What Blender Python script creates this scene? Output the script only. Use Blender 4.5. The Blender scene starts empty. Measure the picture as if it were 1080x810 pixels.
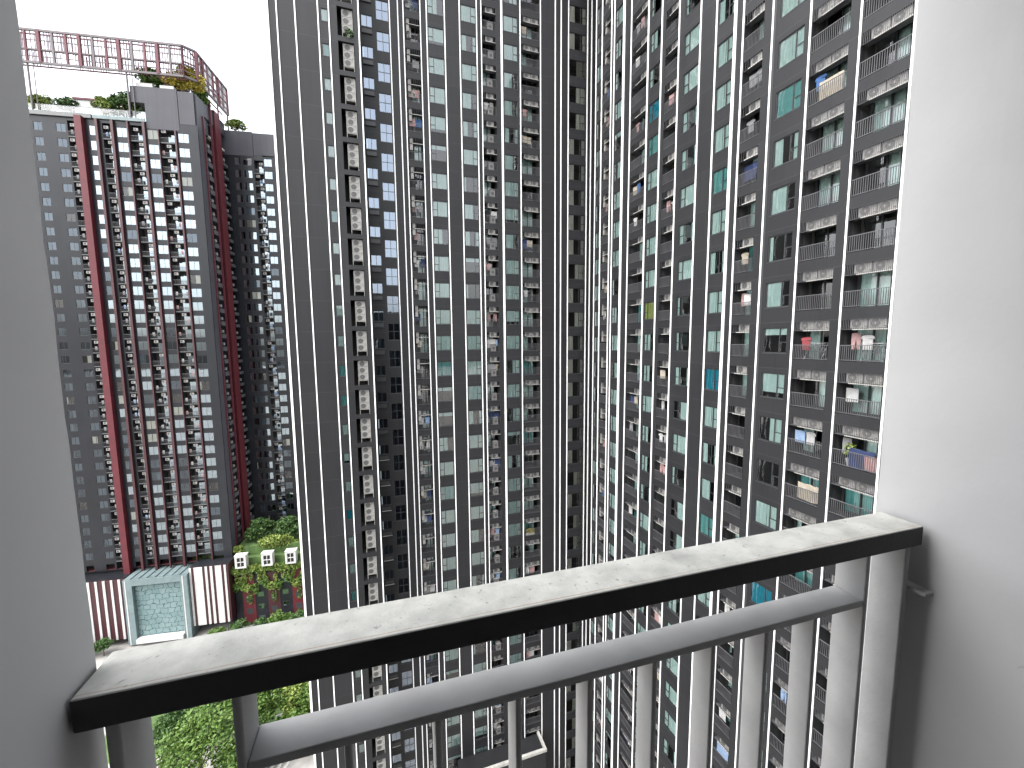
import bpy, bmesh, math, random
import numpy as np
from mathutils import Matrix, Vector, noise

random.seed(7)
SC = bpy.context.scene
COL = SC.collection
CZ = 63.0                                   # height of the camera above the ground
# ------------------------------------------------------------------ camera
F_PX = 443.4
PITCH, ROLL, YAW = math.radians(5.937), math.radians(-0.5325), math.radians(18.589)
_F = np.array([0, math.cos(PITCH), -math.sin(PITCH)])
_R = np.array([1.0, 0, 0])
_U = np.array([0, math.sin(PITCH), math.cos(PITCH)])
_c, _s = math.cos(ROLL), math.sin(ROLL)
_R, _U = _c * _R + _s * _U, -_s * _R + _c * _U
_A = np.array([[math.cos(YAW), math.sin(YAW), 0], [-math.sin(YAW), math.cos(YAW), 0], [0, 0, 1]])
CR, CU, CF = _A @ _R, _A @ _U, _A @ _F
cam = bpy.data.cameras.new('camera')
cam.sensor_width = 36
cam.lens = F_PX / 1080 * 36
cam.clip_start = 0.05
cam.clip_end = 6000
camo = bpy.data.objects.new('camera', cam)
COL.objects.link(camo)
camo.matrix_world = Matrix(((CR[0], CU[0], -CF[0], 0), (CR[1], CU[1], -CF[1], 0), (CR[2], CU[2], -CF[2], CZ), (0, 0, 0, 1)))
SC.camera = camo


def proj(p):
    """world point -> photo pixel (used only to count rows from the top of the picture and to rank sizes)"""
    v = np.array([p[0], p[1], p[2] - CZ], float)
    d = v @ CF
    if d < 0.1:
        return -999, -999, d
    return 540 + F_PX * (v @ CR) / d, 405 - F_PX * (v @ CU) / d, d


# ------------------------------------------------------------------ sky, sun, exposure
SUN_EL, SUN_AZ = math.radians(58), math.radians(-112)   # azimuth from +Y towards +X
w = bpy.data.worlds.new('World')
SC.world = w
w.use_nodes = True
nt = w.node_tree
bg = nt.nodes['Background']
sky = nt.nodes.new('ShaderNodeTexSky')
sky.sky_type = 'NISHITA'
sky.sun_disc = False
sky.sun_elevation = SUN_EL
sky.sun_rotation = SUN_AZ
sky.air_density = 1.0
sky.dust_density = 4.0
sky.ozone_density = 1.0
hs = nt.nodes.new('ShaderNodeHueSaturation')
hs.inputs['Saturation'].default_value = 0.22
nt.links.new(sky.outputs['Color'], hs.inputs['Color'])
nt.links.new(hs.outputs['Color'], bg.inputs['Color'])
bg.inputs['Strength'].default_value = 0.15
sun = bpy.data.lights.new('sun', 'SUN')
sun.energy = 1.05
sun.angle = math.radians(85)
sun.color = (1.0, 0.98, 0.95)
suno = bpy.data.objects.new('sun', sun)
COL.objects.link(suno)
sd = Vector((math.sin(SUN_AZ) * math.cos(SUN_EL), math.cos(SUN_AZ) * math.cos(SUN_EL), math.sin(SUN_EL)))
suno.rotation_euler = sd.to_track_quat('Z', 'Y').to_euler()
SC.view_settings.view_transform = 'Standard'
SC.view_settings.look = 'None'
SC.view_settings.exposure = 2.1
SC.view_settings.gamma = 1
SC.render.engine = 'CYCLES'
SC.cycles.use_denoising = True
SC.cycles.max_bounces = 7
SC.cycles.diffuse_bounces = 4
SC.cycles.glossy_bounces = 3
SC.cycles.transparent_max_bounces = 12
SC.cycles.caustics_reflective = False
SC.cycles.caustics_refractive = False

# ------------------------------------------------------------------ materials


def nodes(name):
    m = bpy.data.materials.new(name)
    m.use_nodes = True
    t = m.node_tree
    return m, t, t.nodes['Principled BSDF']


def N(t, typ, **kw):
    n = t.nodes.new(typ)
    for k, v in kw.items():
        setattr(n, k, v)
    return n


def mat(name, col, rough=0.6, var=0.12, scale=3.0, bump=0.0, bscale=40.0, spec=0.5, metal=0.0, detail=4.0):
    """plain paint with an uneven tone and an optional fine bump"""
    m, t, b = nodes(name)
    tc = N(t, 'ShaderNodeTexCoord')
    nz = N(t, 'ShaderNodeTexNoise')
    nz.inputs['Scale'].default_value = scale
    nz.inputs['Detail'].default_value = detail
    t.links.new(tc.outputs['Object'], nz.inputs['Vector'])
    cr = N(t, 'ShaderNodeValToRGB')
    cr.color_ramp.elements[0].position = 0.3
    cr.color_ramp.elements[1].position = 0.7
    lo = [max(0, c * (1 - var)) for c in col]
    hi = [min(1, c * (1 + var)) for c in col]
    cr.color_ramp.elements[0].color = (*lo, 1)
    cr.color_ramp.elements[1].color = (*hi, 1)
    t.links.new(nz.outputs['Fac'], cr.inputs['Fac'])
    t.links.new(cr.outputs['Color'], b.inputs['Base Color'])
    b.inputs['Roughness'].default_value = rough
    b.inputs['Specular IOR Level'].default_value = spec
    b.inputs['Metallic'].default_value = metal
    if bump:
        n2 = N(t, 'ShaderNodeTexNoise')
        n2.inputs['Scale'].default_value = bscale
        n2.inputs['Detail'].default_value = 6
        t.links.new(tc.outputs['Object'], n2.inputs['Vector'])
        bp = N(t, 'ShaderNodeBump')
        bp.inputs['Strength'].default_value = bump
        bp.inputs['Distance'].default_value = 0.006
        t.links.new(n2.outputs['Fac'], bp.inputs['Height'])
        t.links.new(bp.outputs['Normal'], b.inputs['Normal'])
    return m


def panel_mat(name, col, pitch=2.8, off=0.0, rough=0.50, joint=2.2, vert=0.0):
    """composite cladding panels: a fine joint at every storey, each panel a hair different"""
    m, t, b = nodes(name)
    tc = N(t, 'ShaderNodeTexCoord')
    sp = N(t, 'ShaderNodeSeparateXYZ')
    t.links.new(tc.outputs['Object'], sp.inputs[0])
    a = N(t, 'ShaderNodeMath', operation='MULTIPLY_ADD')
    a.inputs[1].default_value = 1 / pitch
    a.inputs[2].default_value = off / pitch + 100
    t.links.new(sp.outputs['Z'], a.inputs[0])
    fr = N(t, 'ShaderNodeMath', operation='FRACT')
    t.links.new(a.outputs[0], fr.inputs[0])
    lt = N(t, 'ShaderNodeMath', operation='LESS_THAN')
    lt.inputs[1].default_value = 0.03 / pitch
    t.links.new(fr.outputs[0], lt.inputs[0])
    fl = N(t, 'ShaderNodeMath', operation='FLOOR')
    t.links.new(a.outputs[0], fl.inputs[0])
    fx = N(t, 'ShaderNodeMath', operation='MULTIPLY')
    fx.inputs[1].default_value = 0.8
    t.links.new(sp.outputs['X'], fx.inputs[0])
    ffx = N(t, 'ShaderNodeMath', operation='FLOOR')
    t.links.new(fx.outputs[0], ffx.inputs[0])
    cb = N(t, 'ShaderNodeCombineXYZ')
    t.links.new(ffx.outputs[0], cb.inputs[0])
    t.links.new(fl.outputs[0], cb.inputs[2])
    wn = N(t, 'ShaderNodeTexWhiteNoise')
    t.links.new(cb.outputs[0], wn.inputs['Vector'])
    ns = N(t, 'ShaderNodeTexNoise')
    ns.inputs['Scale'].default_value = 0.35
    ns.inputs['Detail'].default_value = 5
    t.links.new(tc.outputs['Object'], ns.inputs['Vector'])
    # streaks running down
    mp = N(t, 'ShaderNodeMapping')
    mp.inputs['Scale'].default_value = (5, 5, 0.12)
    t.links.new(tc.outputs['Object'], mp.inputs[0])
    st = N(t, 'ShaderNodeTexNoise')
    st.inputs['Scale'].default_value = 1.0
    st.inputs['Detail'].default_value = 3
    t.links.new(mp.outputs[0], st.inputs['Vector'])
    v1 = N(t, 'ShaderNodeMath', operation='MULTIPLY_ADD')
    v1.inputs[1].default_value = 0.20
    v1.inputs[2].default_value = 0.52
    t.links.new(wn.outputs['Value'], v1.inputs[0])
    v2 = N(t, 'ShaderNodeMath', operation='MULTIPLY_ADD')
    v2.inputs[1].default_value = 0.36
    t.links.new(ns.outputs['Fac'], v2.inputs[0])
    t.links.new(v1.outputs[0], v2.inputs[2])
    v3 = N(t, 'ShaderNodeMath', operation='MULTIPLY_ADD')
    v3.inputs[1].default_value = 0.40
    t.links.new(st.outputs['Fac'], v3.inputs[0])
    t.links.new(v2.outputs[0], v3.inputs[2])
    v4 = N(t, 'ShaderNodeMath', operation='MULTIPLY_ADD')
    v4.inputs[1].default_value = joint - 1
    t.links.new(lt.outputs[0], v4.inputs[0])
    t.links.new(v3.outputs[0], v4.inputs[2])
    mx = N(t, 'ShaderNodeVectorMath', operation='SCALE')
    mx.inputs[0].default_value = col
    t.links.new(v4.outputs[0], mx.inputs['Scale'])
    last = mx.outputs[0]
    t.links.new(last, b.inputs['Base Color'])
    b.inputs['Roughness'].default_value = rough
    b.inputs['Specular IOR Level'].default_value = 0.30
    if vert:
        wv = N(t, 'ShaderNodeTexWave', wave_type='BANDS', bands_direction='X')
        wv.inputs['Scale'].default_value = vert
        t.links.new(tc.outputs['Object'], wv.inputs['Vector'])
        bp = N(t, 'ShaderNodeBump')
        bp.inputs['Strength'].default_value = 0.5
        bp.inputs['Distance'].default_value = 0.03
        t.links.new(wv.outputs['Fac'], bp.inputs['Height'])
        t.links.new(bp.outputs['Normal'], b.inputs['Normal'])
    return m


def glass_mat(name, tint, ior, rough=0.02, gcol=(1, 1, 1)):
    m = bpy.data.materials.new(name)
    m.use_nodes = True
    t = m.node_tree
    t.nodes.clear()
    out = N(t, 'ShaderNodeOutputMaterial')
    tr = N(t, 'ShaderNodeBsdfTransparent')
    tr.inputs[0].default_value = (*tint, 1)
    gl = N(t, 'ShaderNodeBsdfGlossy')
    gl.inputs['Roughness'].default_value = rough
    gl.inputs[0].default_value = (*gcol, 1)
    fr = N(t, 'ShaderNodeFresnel')
    fr.inputs[0].default_value = ior
    tc = N(t, 'ShaderNodeTexCoord')
    nz = N(t, 'ShaderNodeTexNoise')
    nz.inputs['Scale'].default_value = 0.9
    t.links.new(tc.outputs['Object'], nz.inputs['Vector'])
    bp = N(t, 'ShaderNodeBump')
    bp.inputs['Strength'].default_value = 0.08
    bp.inputs['Distance'].default_value = 0.05
    t.links.new(nz.outputs['Fac'], bp.inputs['Height'])
    t.links.new(bp.outputs['Normal'], gl.inputs['Normal'])
    mx = N(t, 'ShaderNodeMixShader')
    t.links.new(fr.outputs[0], mx.inputs[0])
    t.links.new(tr.outputs[0], mx.inputs[1])
    t.links.new(gl.outputs[0], mx.inputs[2])
    t.links.new(mx.outputs[0], out.inputs[0])
    return m


def leaf_mat(name, c0, c1):
    m, t, b = nodes(name)
    g = N(t, 'ShaderNodeNewGeometry')
    cr = N(t, 'ShaderNodeValToRGB')
    cr.color_ramp.elements[0].color = (*c0, 1)
    cr.color_ramp.elements[1].color = (*c1, 1)
    t.links.new(g.outputs['Random Per Island'], cr.inputs['Fac'])
    t.links.new(cr.outputs['Color'], b.inputs['Base Color'])
    b.inputs['Roughness'].default_value = 0.55
    b.inputs['Specular IOR Level'].default_value = 0.3
    return m


def plaster_mat(name, col, rough, var, scale, bump, bscale):
    """painted render: trowel texture, a few hairline cracks, faint drips and grime"""
    m = mat(name, col, rough, var, scale, bump, bscale)
    t = m.node_tree
    b = t.nodes['Principled BSDF']
    base = b.inputs['Base Color'].links[0].from_socket
    tc = N(t, 'ShaderNodeTexCoord')
    dn = N(t, 'ShaderNodeTexNoise')
    dn.inputs['Scale'].default_value = 6
    dn.inputs['Detail'].default_value = 6
    t.links.new(tc.outputs['Object'], dn.inputs['Vector'])
    dv = N(t, 'ShaderNodeVectorMath', operation='MULTIPLY_ADD')
    dv.inputs[1].default_value = (.35, .35, .35)
    t.links.new(dn.outputs['Color'], dv.inputs[0])
    t.links.new(tc.outputs['Object'], dv.inputs[2])
    vo = N(t, 'ShaderNodeTexVoronoi', feature='DISTANCE_TO_EDGE')
    vo.inputs['Scale'].default_value = 1.3
    t.links.new(dv.outputs[0], vo.inputs['Vector'])
    lt = N(t, 'ShaderNodeMath', operation='LESS_THAN')
    lt.inputs[1].default_value = 0.0022
    t.links.new(vo.outputs['Distance'], lt.inputs[0])
    n2 = N(t, 'ShaderNodeTexNoise')
    n2.inputs['Scale'].default_value = 2.1
    t.links.new(tc.outputs['Object'], n2.inputs['Vector'])
    gt = N(t, 'ShaderNodeMath', operation='GREATER_THAN')
    gt.inputs[1].default_value = 0.56
    t.links.new(n2.outputs['Fac'], gt.inputs[0])
    ck = N(t, 'ShaderNodeMath', operation='MULTIPLY')
    t.links.new(lt.outputs[0], ck.inputs[0])
    t.links.new(gt.outputs[0], ck.inputs[1])
    ck2 = N(t, 'ShaderNodeMath', operation='MULTIPLY')
    ck2.inputs[1].default_value = 0.28
    t.links.new(ck.outputs[0], ck2.inputs[0])
    mp = N(t, 'ShaderNodeMapping')
    mp.inputs['Scale'].default_value = (9, 9, .5)
    t.links.new(tc.outputs['Object'], mp.inputs[0])
    n3 = N(t, 'ShaderNodeTexNoise')
    n3.inputs['Scale'].default_value = 1.0
    n3.inputs['Detail'].default_value = 5
    t.links.new(mp.outputs[0], n3.inputs['Vector'])
    mr = N(t, 'ShaderNodeMapRange')
    mr.inputs['From Min'].default_value = 0.55
    mr.inputs['From Max'].default_value = 0.8
    mr.inputs['To Max'].default_value = 0.16
    t.links.new(n3.outputs['Fac'], mr.inputs['Value'])
    mx = N(t, 'ShaderNodeMath', operation='MAXIMUM')
    t.links.new(ck2.outputs[0], mx.inputs[0])
    t.links.new(mr.outputs[0], mx.inputs[1])
    mix = N(t, 'ShaderNodeMix', data_type='RGBA')
    t.links.new(mx.outputs[0], mix.inputs[0])
    t.links.new(base, mix.inputs[6])
    mix.inputs[7].default_value = (col[0] * .45, col[1] * .44, col[2] * .42, 1)
    t.links.new(mix.outputs[2], b.inputs['Base Color'])
    return m


M = {}
M['clad'] = panel_mat('dark_cladding', (0.0145, 0.0149, 0.0165), off=-0.92 + 0)
M['clad2'] = panel_mat('blue_grey_cladding', (0.0140, 0.0150, 0.0182), pitch=2.75, joint=0.7, rough=0.3)
M['corr'] = panel_mat('corrugated_cladding', (0.050, 0.051, 0.060), pitch=50, joint=1.0, rough=0.45, vert=2.2)
M['fin'] = mat('white_fin_paint', (0.86, 0.86, 0.86), 0.45, 0.06, 1.5)
M['frame'] = mat('window_frame_aluminium', (0.030, 0.032, 0.034), 0.4)
M['mull'] = mat('pale_mullion', (0.12, 0.125, 0.125), 0.4)
M['glass'] = glass_mat('green_tinted_glass', (0.84, 1.0, 0.975), 1.95)
M['dglass'] = glass_mat('grey_tinted_glass', (0.82, 0.83, 0.78), 1.7)
M['rglass'] = glass_mat('reflective_glass', (0.50, 0.60, 0.62), 5.0, gcol=(.62, .73, .80))
M['bglass'] = glass_mat('sky_reflection_blue_glass', (0.35, 0.45, 0.52), 3.6, gcol=(.64, .74, .88))  # blue of the reflected sky put into the gloss colour
M['lglass'] = glass_mat('dim_glass', (0.40, 0.46, 0.52), 2.4, gcol=(.46, .53, .60))
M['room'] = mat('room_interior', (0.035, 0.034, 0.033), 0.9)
M['curt'] = mat('white_curtain', (0.89, 0.91, 0.89), 0.9, 0.05)
M['curt_teal'] = mat('teal_curtain', (0.22, 0.50, 0.50), 0.9, 0.06)
M['curt_blue'] = mat('turquoise_curtain', (0.02, 0.34, 0.50), 0.9, 0.06)
M['curt_yellow'] = mat('yellow_curtain', (0.62, 0.55, 0.16), 0.9, 0.06)
M['curt_grey'] = mat('grey_curtain', (0.33, 0.32, 0.30), 0.9, 0.08)
M['balc_wall'] = mat('balcony_inner_wall', (0.028, 0.028, 0.028), 0.8)
M['rail'] = mat('balcony_bar_paint', (0.075, 0.075, 0.08), 0.4)
M['rail_pale'] = mat('pale_bar_paint', (0.22, 0.22, 0.22), 0.45)
M['tray'] = mat('condenser_tray', (0.32, 0.315, 0.295), 0.6, 0.2, 2)
M['acw'] = mat('white_appliance', (0.205, 0.20, 0.19), 0.5, 0.25, 2.2)
M['acd'] = mat('condenser_fan_dark', (0.055, 0.055, 0.055), 0.6)
M['acg'] = mat('fan_guard_grey', (0.22, 0.21, 0.20), 0.5)
M['plaster'] = plaster_mat('grey_white_plaster', (0.53, 0.53, 0.532), 0.75, 0.05, 3.5, 0.09, 38)
M['steel'] = mat('grey_railing_paint', (0.37, 0.37, 0.367), 0.5, 0.12, 9, 0.10, 120)
M['black'] = mat('dark_door_frame', (0.02, 0.02, 0.02), 0.4)
M['red'] = mat('red_fin_paint', (0.075, 0.005, 0.010), 0.6, 0.15, 0.8)
M['maroon'] = mat('maroon_paint', (0.042, 0.010, 0.013), 0.5, 0.15, 1)
M['pink'] = mat('dusty_red_frame', (0.085, 0.013, 0.022), 0.6, 0.15, 1)
M['beam'] = mat('grey_pergola_beam', (0.10, 0.085, 0.09), 0.6, 0.12, 1)
M['white'] = mat('white_paint', (0.44, 0.435, 0.43), 0.6, 0.1, 1.2)
M['teal_frame'] = mat('pale_teal_frame', (0.125, 0.165, 0.17), 0.4, 0.15, 0.8)
M['concrete'] = mat('pale_concrete', (0.46, 0.45, 0.42), 0.8, 0.15, 0.7)
M['asphalt'] = mat('asphalt', (0.055, 0.055, 0.056), 0.85, 0.25, 0.5)
M['paving'] = mat('paving', (0.26, 0.25, 0.235), 0.8, 0.2, 0.6)
M['grass'] = mat('lawn', (0.055, 0.10, 0.025), 0.9, 0.35, 0.8)
M['bark'] = mat('bark', (0.10, 0.075, 0.05), 0.9, 0.3, 4)
M['leaf_a'] = leaf_mat('leaves_fresh', (0.042, 0.090, 0.015), (0.095, 0.155, 0.03))
M['leaf_b'] = leaf_mat('leaves_dark', (0.026, 0.060, 0.016), (0.06, 0.11, 0.028))
M['leaf_y'] = leaf_mat('leaves_golden', (0.20, 0.20, 0.03), (0.50, 0.38, 0.06))
M['leaf_l'] = leaf_mat('leaves_pale', (0.085, 0.135, 0.02), (0.22, 0.27, 0.07))
M['paletile'] = mat('pale_floor_tile', (0.5, 0.49, 0.47), 0.4)
M['tile'] = mat('dark_tile', (0.07, 0.07, 0.07), 0.5)
M['tyre'] = mat('tyre_rubber', (0.02, 0.02, 0.02), 0.8)


def mosaic():
    m, t, b = nodes('pale_blue_mosaic_glass')
    tc = N(t, 'ShaderNodeTexCoord')
    sx = N(t, 'ShaderNodeSeparateXYZ')
    t.links.new(tc.outputs['Object'], sx.inputs[0])
    cx = N(t, 'ShaderNodeCombineXYZ')
    t.links.new(sx.outputs['X'], cx.inputs[0])
    t.links.new(sx.outputs['Z'], cx.inputs[1])
    dn = N(t, 'ShaderNodeTexNoise')
    dn.inputs['Scale'].default_value = 0.8
    t.links.new(cx.outputs[0], dn.inputs['Vector'])
    dv = N(t, 'ShaderNodeVectorMath', operation='MULTIPLY_ADD')
    dv.inputs[1].default_value = (1.3, 1.3, 0)
    t.links.new(dn.outputs['Color'], dv.inputs[0])
    t.links.new(cx.outputs[0], dv.inputs[2])
    br = N(t, 'ShaderNodeTexBrick')
    br.offset = 0.5
    br.inputs['Scale'].default_value = 1.0
    br.inputs['Mortar Size'].default_value = 0.05
    br.inputs['Brick Width'].default_value = 1.25
    br.inputs['Row Height'].default_value = 1.1
    t.links.new(dv.outputs[0], br.inputs['Vector'])
    lt = br
    nz = N(t, 'ShaderNodeTexNoise')
    nz.inputs['Scale'].default_value = 0.5
    t.links.new(tc.outputs['Object'], nz.inputs['Vector'])
    cr = N(t, 'ShaderNodeValToRGB')
    cr.color_ramp.elements[0].position = 0.3
    cr.color_ramp.elements[1].position = 0.7
    cr.color_ramp.elements[0].color = (0.10, 0.16, 0.165, 1)
    cr.color_ramp.elements[1].color = (0.155, 0.215, 0.215, 1)
    t.links.new(nz.outputs['Fac'], cr.inputs['Fac'])
    mx = N(t, 'ShaderNodeMix', data_type='RGBA')
    t.links.new(lt.outputs['Fac'], mx.inputs[0])
    t.links.new(cr.outputs['Color'], mx.inputs[6])
    mx.inputs[7].default_value = (0.025, 0.06, 0.07, 1)
    t.links.new(mx.outputs[2], b.inputs['Base Color'])
    b.inputs['Roughness'].default_value = 0.25
    return m


M['mosaic'] = mosaic()


def rail_top_mat():
    """dusty weathered top of the handrail: specks, blotches"""
    m, t, b = nodes('weathered_shaded_handrail')
    tc = N(t, 'ShaderNodeTexCoord')
    n1 = N(t, 'ShaderNodeTexNoise')
    n1.inputs['Scale'].default_value = 11
    n1.inputs['Detail'].default_value = 10
    n1.inputs['Roughness'].default_value = 0.65
    t.links.new(tc.outputs['Object'], n1.inputs['Vector'])
    cr = N(t, 'ShaderNodeValToRGB')
    cr.color_ramp.elements[0].position = 0.3
    cr.color_ramp.elements[1].position = 0.62
    cr.color_ramp.elements[0].color = (0.32, 0.325, 0.305, 1)
    cr.color_ramp.elements[1].color = (0.54, 0.54, 0.505, 1)
    t.links.new(n1.outputs['Fac'], cr.inputs['Fac'])
    vo = N(t, 'ShaderNodeTexVoronoi')
    vo.inputs['Scale'].default_value = 55
    t.links.new(tc.outputs['Object'], vo.inputs['Vector'])
    lt = N(t, 'ShaderNodeMath', operation='LESS_THAN')
    lt.inputs[1].default_value = 0.07
    t.links.new(vo.outputs['Distance'], lt.inputs[0])
    n3 = N(t, 'ShaderNodeTexNoise')
    n3.inputs['Scale'].default_value = 5
    t.links.new(tc.outputs['Object'], n3.inputs['Vector'])
    g3 = N(t, 'ShaderNodeMath', operation='GREATER_THAN')
    g3.inputs[1].default_value = 0.62
    t.links.new(n3.outputs['Fac'], g3.inputs[0])
    mu = N(t, 'ShaderNodeMath', operation='MULTIPLY')
    t.links.new(lt.outputs[0], mu.inputs[0])
    t.links.new(g3.outputs[0], mu.inputs[1])
    mx = N(t, 'ShaderNodeMix', data_type='RGBA')
    t.links.new(mu.outputs[0], mx.inputs[0])
    t.links.new(cr.outputs['Color'], mx.inputs[6])
    mx.inputs[7].default_value = (0.62, 0.61, 0.58, 1)
    # dark specks and a rusty scuffed line near the inner edge
    sp = N(t, 'ShaderNodeTexNoise')
    sp.inputs['Scale'].default_value = 95
    sp.inputs['Detail'].default_value = 2
    t.links.new(tc.outputs['Object'], sp.inputs['Vector'])
    sg = N(t, 'ShaderNodeMapRange')
    sg.inputs['From Min'].default_value = 0.66
    sg.inputs['From Max'].default_value = 0.74
    sg.inputs['To Max'].default_value = 0.5
    t.links.new(sp.outputs['Fac'], sg.inputs['Value'])
    ms = N(t, 'ShaderNodeMix', data_type='RGBA')
    t.links.new(sg.outputs[0], ms.inputs[0])
    t.links.new(mx.outputs[2], ms.inputs[6])
    ms.inputs[7].default_value = (0.12, 0.115, 0.10, 1)
    sy = N(t, 'ShaderNodeSeparateXYZ')
    t.links.new(tc.outputs['Object'], sy.inputs[0])
    rn_ = N(t, 'ShaderNodeMath', operation='MULTIPLY_ADD')
    rn_.inputs[1].default_value = 0.006
    t.links.new(n1.outputs['Fac'], rn_.inputs[0])
    t.links.new(sy.outputs['Y'], rn_.inputs[2])
    r1 = N(t, 'ShaderNodeMath', operation='COMPARE')
    r1.inputs[1].default_value = 0.0105
    r1.inputs[2].default_value = 0.0011
    t.links.new(rn_.outputs[0], r1.inputs[0])
    r2 = N(t, 'ShaderNodeMath', operation='MULTIPLY')
    t.links.new(r1.outputs[0], r2.inputs[0])
    t.links.new(n3.outputs['Fac'], r2.inputs[1])
    mr_ = N(t, 'ShaderNodeMix', data_type='RGBA')
    t.links.new(r2.outputs[0], mr_.inputs[0])
    t.links.new(ms.outputs[2], mr_.inputs[6])
    mr_.inputs[7].default_value = (0.30, 0.14, 0.08, 1)
    mx = mr_
    # pale dust on the upward face; shade on the other faces painted dark
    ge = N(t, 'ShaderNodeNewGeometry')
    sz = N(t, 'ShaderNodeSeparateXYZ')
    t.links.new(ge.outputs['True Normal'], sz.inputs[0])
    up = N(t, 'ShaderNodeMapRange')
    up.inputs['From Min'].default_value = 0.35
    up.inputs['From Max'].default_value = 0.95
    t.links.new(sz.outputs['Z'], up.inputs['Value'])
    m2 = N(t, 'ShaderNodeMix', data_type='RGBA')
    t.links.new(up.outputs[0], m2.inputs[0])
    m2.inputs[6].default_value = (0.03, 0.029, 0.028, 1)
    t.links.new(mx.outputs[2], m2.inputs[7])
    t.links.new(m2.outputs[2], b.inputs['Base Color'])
    b.inputs['Roughness'].default_value = 0.7
    bp = N(t, 'ShaderNodeBump')
    bp.inputs['Strength'].default_value = 0.25
    bp.inputs['Distance'].default_value = 0.004
    n4 = N(t, 'ShaderNodeTexNoise')
    n4.inputs['Scale'].default_value = 160
    n4.inputs['Detail'].default_value = 5
    t.links.new(tc.outputs['Object'], n4.inputs['Vector'])
    t.links.new(n4.outputs['Fac'], bp.inputs['Height'])
    t.links.new(bp.outputs['Normal'], b.inputs['Normal'])
    return m


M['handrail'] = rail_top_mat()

# ------------------------------------------------------------------ mesh helpers


class MB:
    """collects shapes (with a material each) that become ONE mesh"""

    def __init__(s):
        s.v, s.f, s.m, s.mats, s.n = [], [], [], [], 0

    def mi(s, mt):
        if mt not in s.mats:
            s.mats.append(mt)
        return s.mats.index(mt)

    def add(s, V, Fc, mt):
        k = s.n
        s.v.extend(V)
        s.n += len(V)
        i = s.mi(mt)
        for f in Fc:
            s.f.append(tuple(a + k for a in f))
            s.m.append(i)

    def box(s, x0, x1, y0, y1, z0, z1, mt):
        if x1 < x0: x0, x1 = x1, x0
        if y1 < y0: y0, y1 = y1, y0
        if z1 < z0: z0, z1 = z1, z0
        V = [(x0, y0, z0), (x1, y0, z0), (x1, y1, z0), (x0, y1, z0), (x0, y0, z1), (x1, y0, z1), (x1, y1, z1), (x0, y1, z1)]
        s.add(V, [(0, 3, 2, 1), (4, 5, 6, 7), (0, 1, 5, 4), (1, 2, 6, 5), (2, 3, 7, 6), (3, 0, 4, 7)], mt)

    def quad(s, a, b, c, d, mt):
        s.add([a, b, c, d], [(0, 1, 2, 3)], mt)

    def bar(s, p, q, r, mt, n=6):
        p, q = Vector(p), Vector(q)
        d = (q - p).normalized()
        a = d.orthogonal().normalized()
        b = d.cross(a)
        V = []
        for e in (p, q):
            for i in range(n):
                t = 2 * math.pi * i / n
                V.append(tuple(e + r * (math.cos(t) * a + math.sin(t) * b)))
        Fc = [(i, (i + 1) % n, n + (i + 1) % n, n + i) for i in range(n)] + [tuple(range(n))[::-1], tuple(range(n, 2 * n))]
        s.add(V, Fc, mt)

    def disc(s, x, y, z, r, mt, n=14, depth=0.0):
        """disc facing -y"""
        V = [(x + r * math.cos(2 * math.pi * i / n), y, z + r * math.sin(2 * math.pi * i / n)) for i in range(n)]
        if depth:
            V += [(a, y + depth, c) for a, _, c in V]
            Fc = [tuple(range(n))] + [(i, (i + 1) % n, n + (i + 1) % n, n + i) for i in range(n)]
        else:
            Fc = [tuple(range(n))]
        s.add(V, Fc, mt)

    def ring(s, x, y, z, r, wd, mt, n=14):
        V = []
        for rr in (r, r - wd):
            V += [(x + rr * math.cos(2 * math.pi * i / n), y, z + rr * math.sin(2 * math.pi * i / n)) for i in range(n)]
        s.add(V, [(i, (i + 1) % n, n + (i + 1) % n, n + i) for i in range(n)], mt)

    def merge(s, o, fn):
        k = s.n
        s.v.extend(fn(p) for p in o.v)
        s.n += o.n
        mp = [s.mi(mt) for mt in o.mats]
        for f, m_ in zip(o.f, o.m):
            s.f.append(tuple(a + k for a in f))
            s.m.append(mp[m_])

    def mesh(s, name):
        me = bpy.data.meshes.new(name)
        me.from_pydata(s.v, [], s.f)
        for mt in s.mats:
            me.materials.append(M[mt])
        me.polygons.foreach_set('material_index', s.m)
        me.update()
        return me


def put(name, me, parent=None, loc=(0, 0, 0), rz=0.0, **props):
    """link a mesh (or None for an Empty) at a WORLD place; roots are never scaled"""
    if isinstance(me, MB):
        me = me.mesh(name)
    o = bpy.data.objects.new(name, me)
    COL.objects.link(o)
    if parent is not None:
        o.parent = parent
        pr = parent.get('_rz', 0.0)
        pl = parent.get('_loc', (0, 0, 0))
        d = Vector(loc) - Vector(pl)
        o.location = Matrix.Rotation(-pr, 3, 'Z') @ d
        o.rotation_euler = (0, 0, rz - pr)
    else:
        o.location = loc
        o.rotation_euler = (0, 0, rz)
    o['_loc'] = tuple(loc)
    o['_rz'] = rz
    for k, v in props.items():
        o[k] = v
    return o


def thing(name, label, cat, loc=(0, 0, 0), rz=0.0, group=None, me=None):
    o = put(name, me, None, loc, rz, label=label, category=cat)
    if group:
        o['group'] = group
    return o


def smooth(o, ang=40):
    for p in o.data.polygons:
        p.use_smooth = True


def rot(p, loc, rz):
    c, s = math.cos(rz), math.sin(rz)
    return (loc[0] + p[0] * c - p[1] * s, loc[1] + p[0] * s + p[1] * c, loc[2] + p[2])


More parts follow.
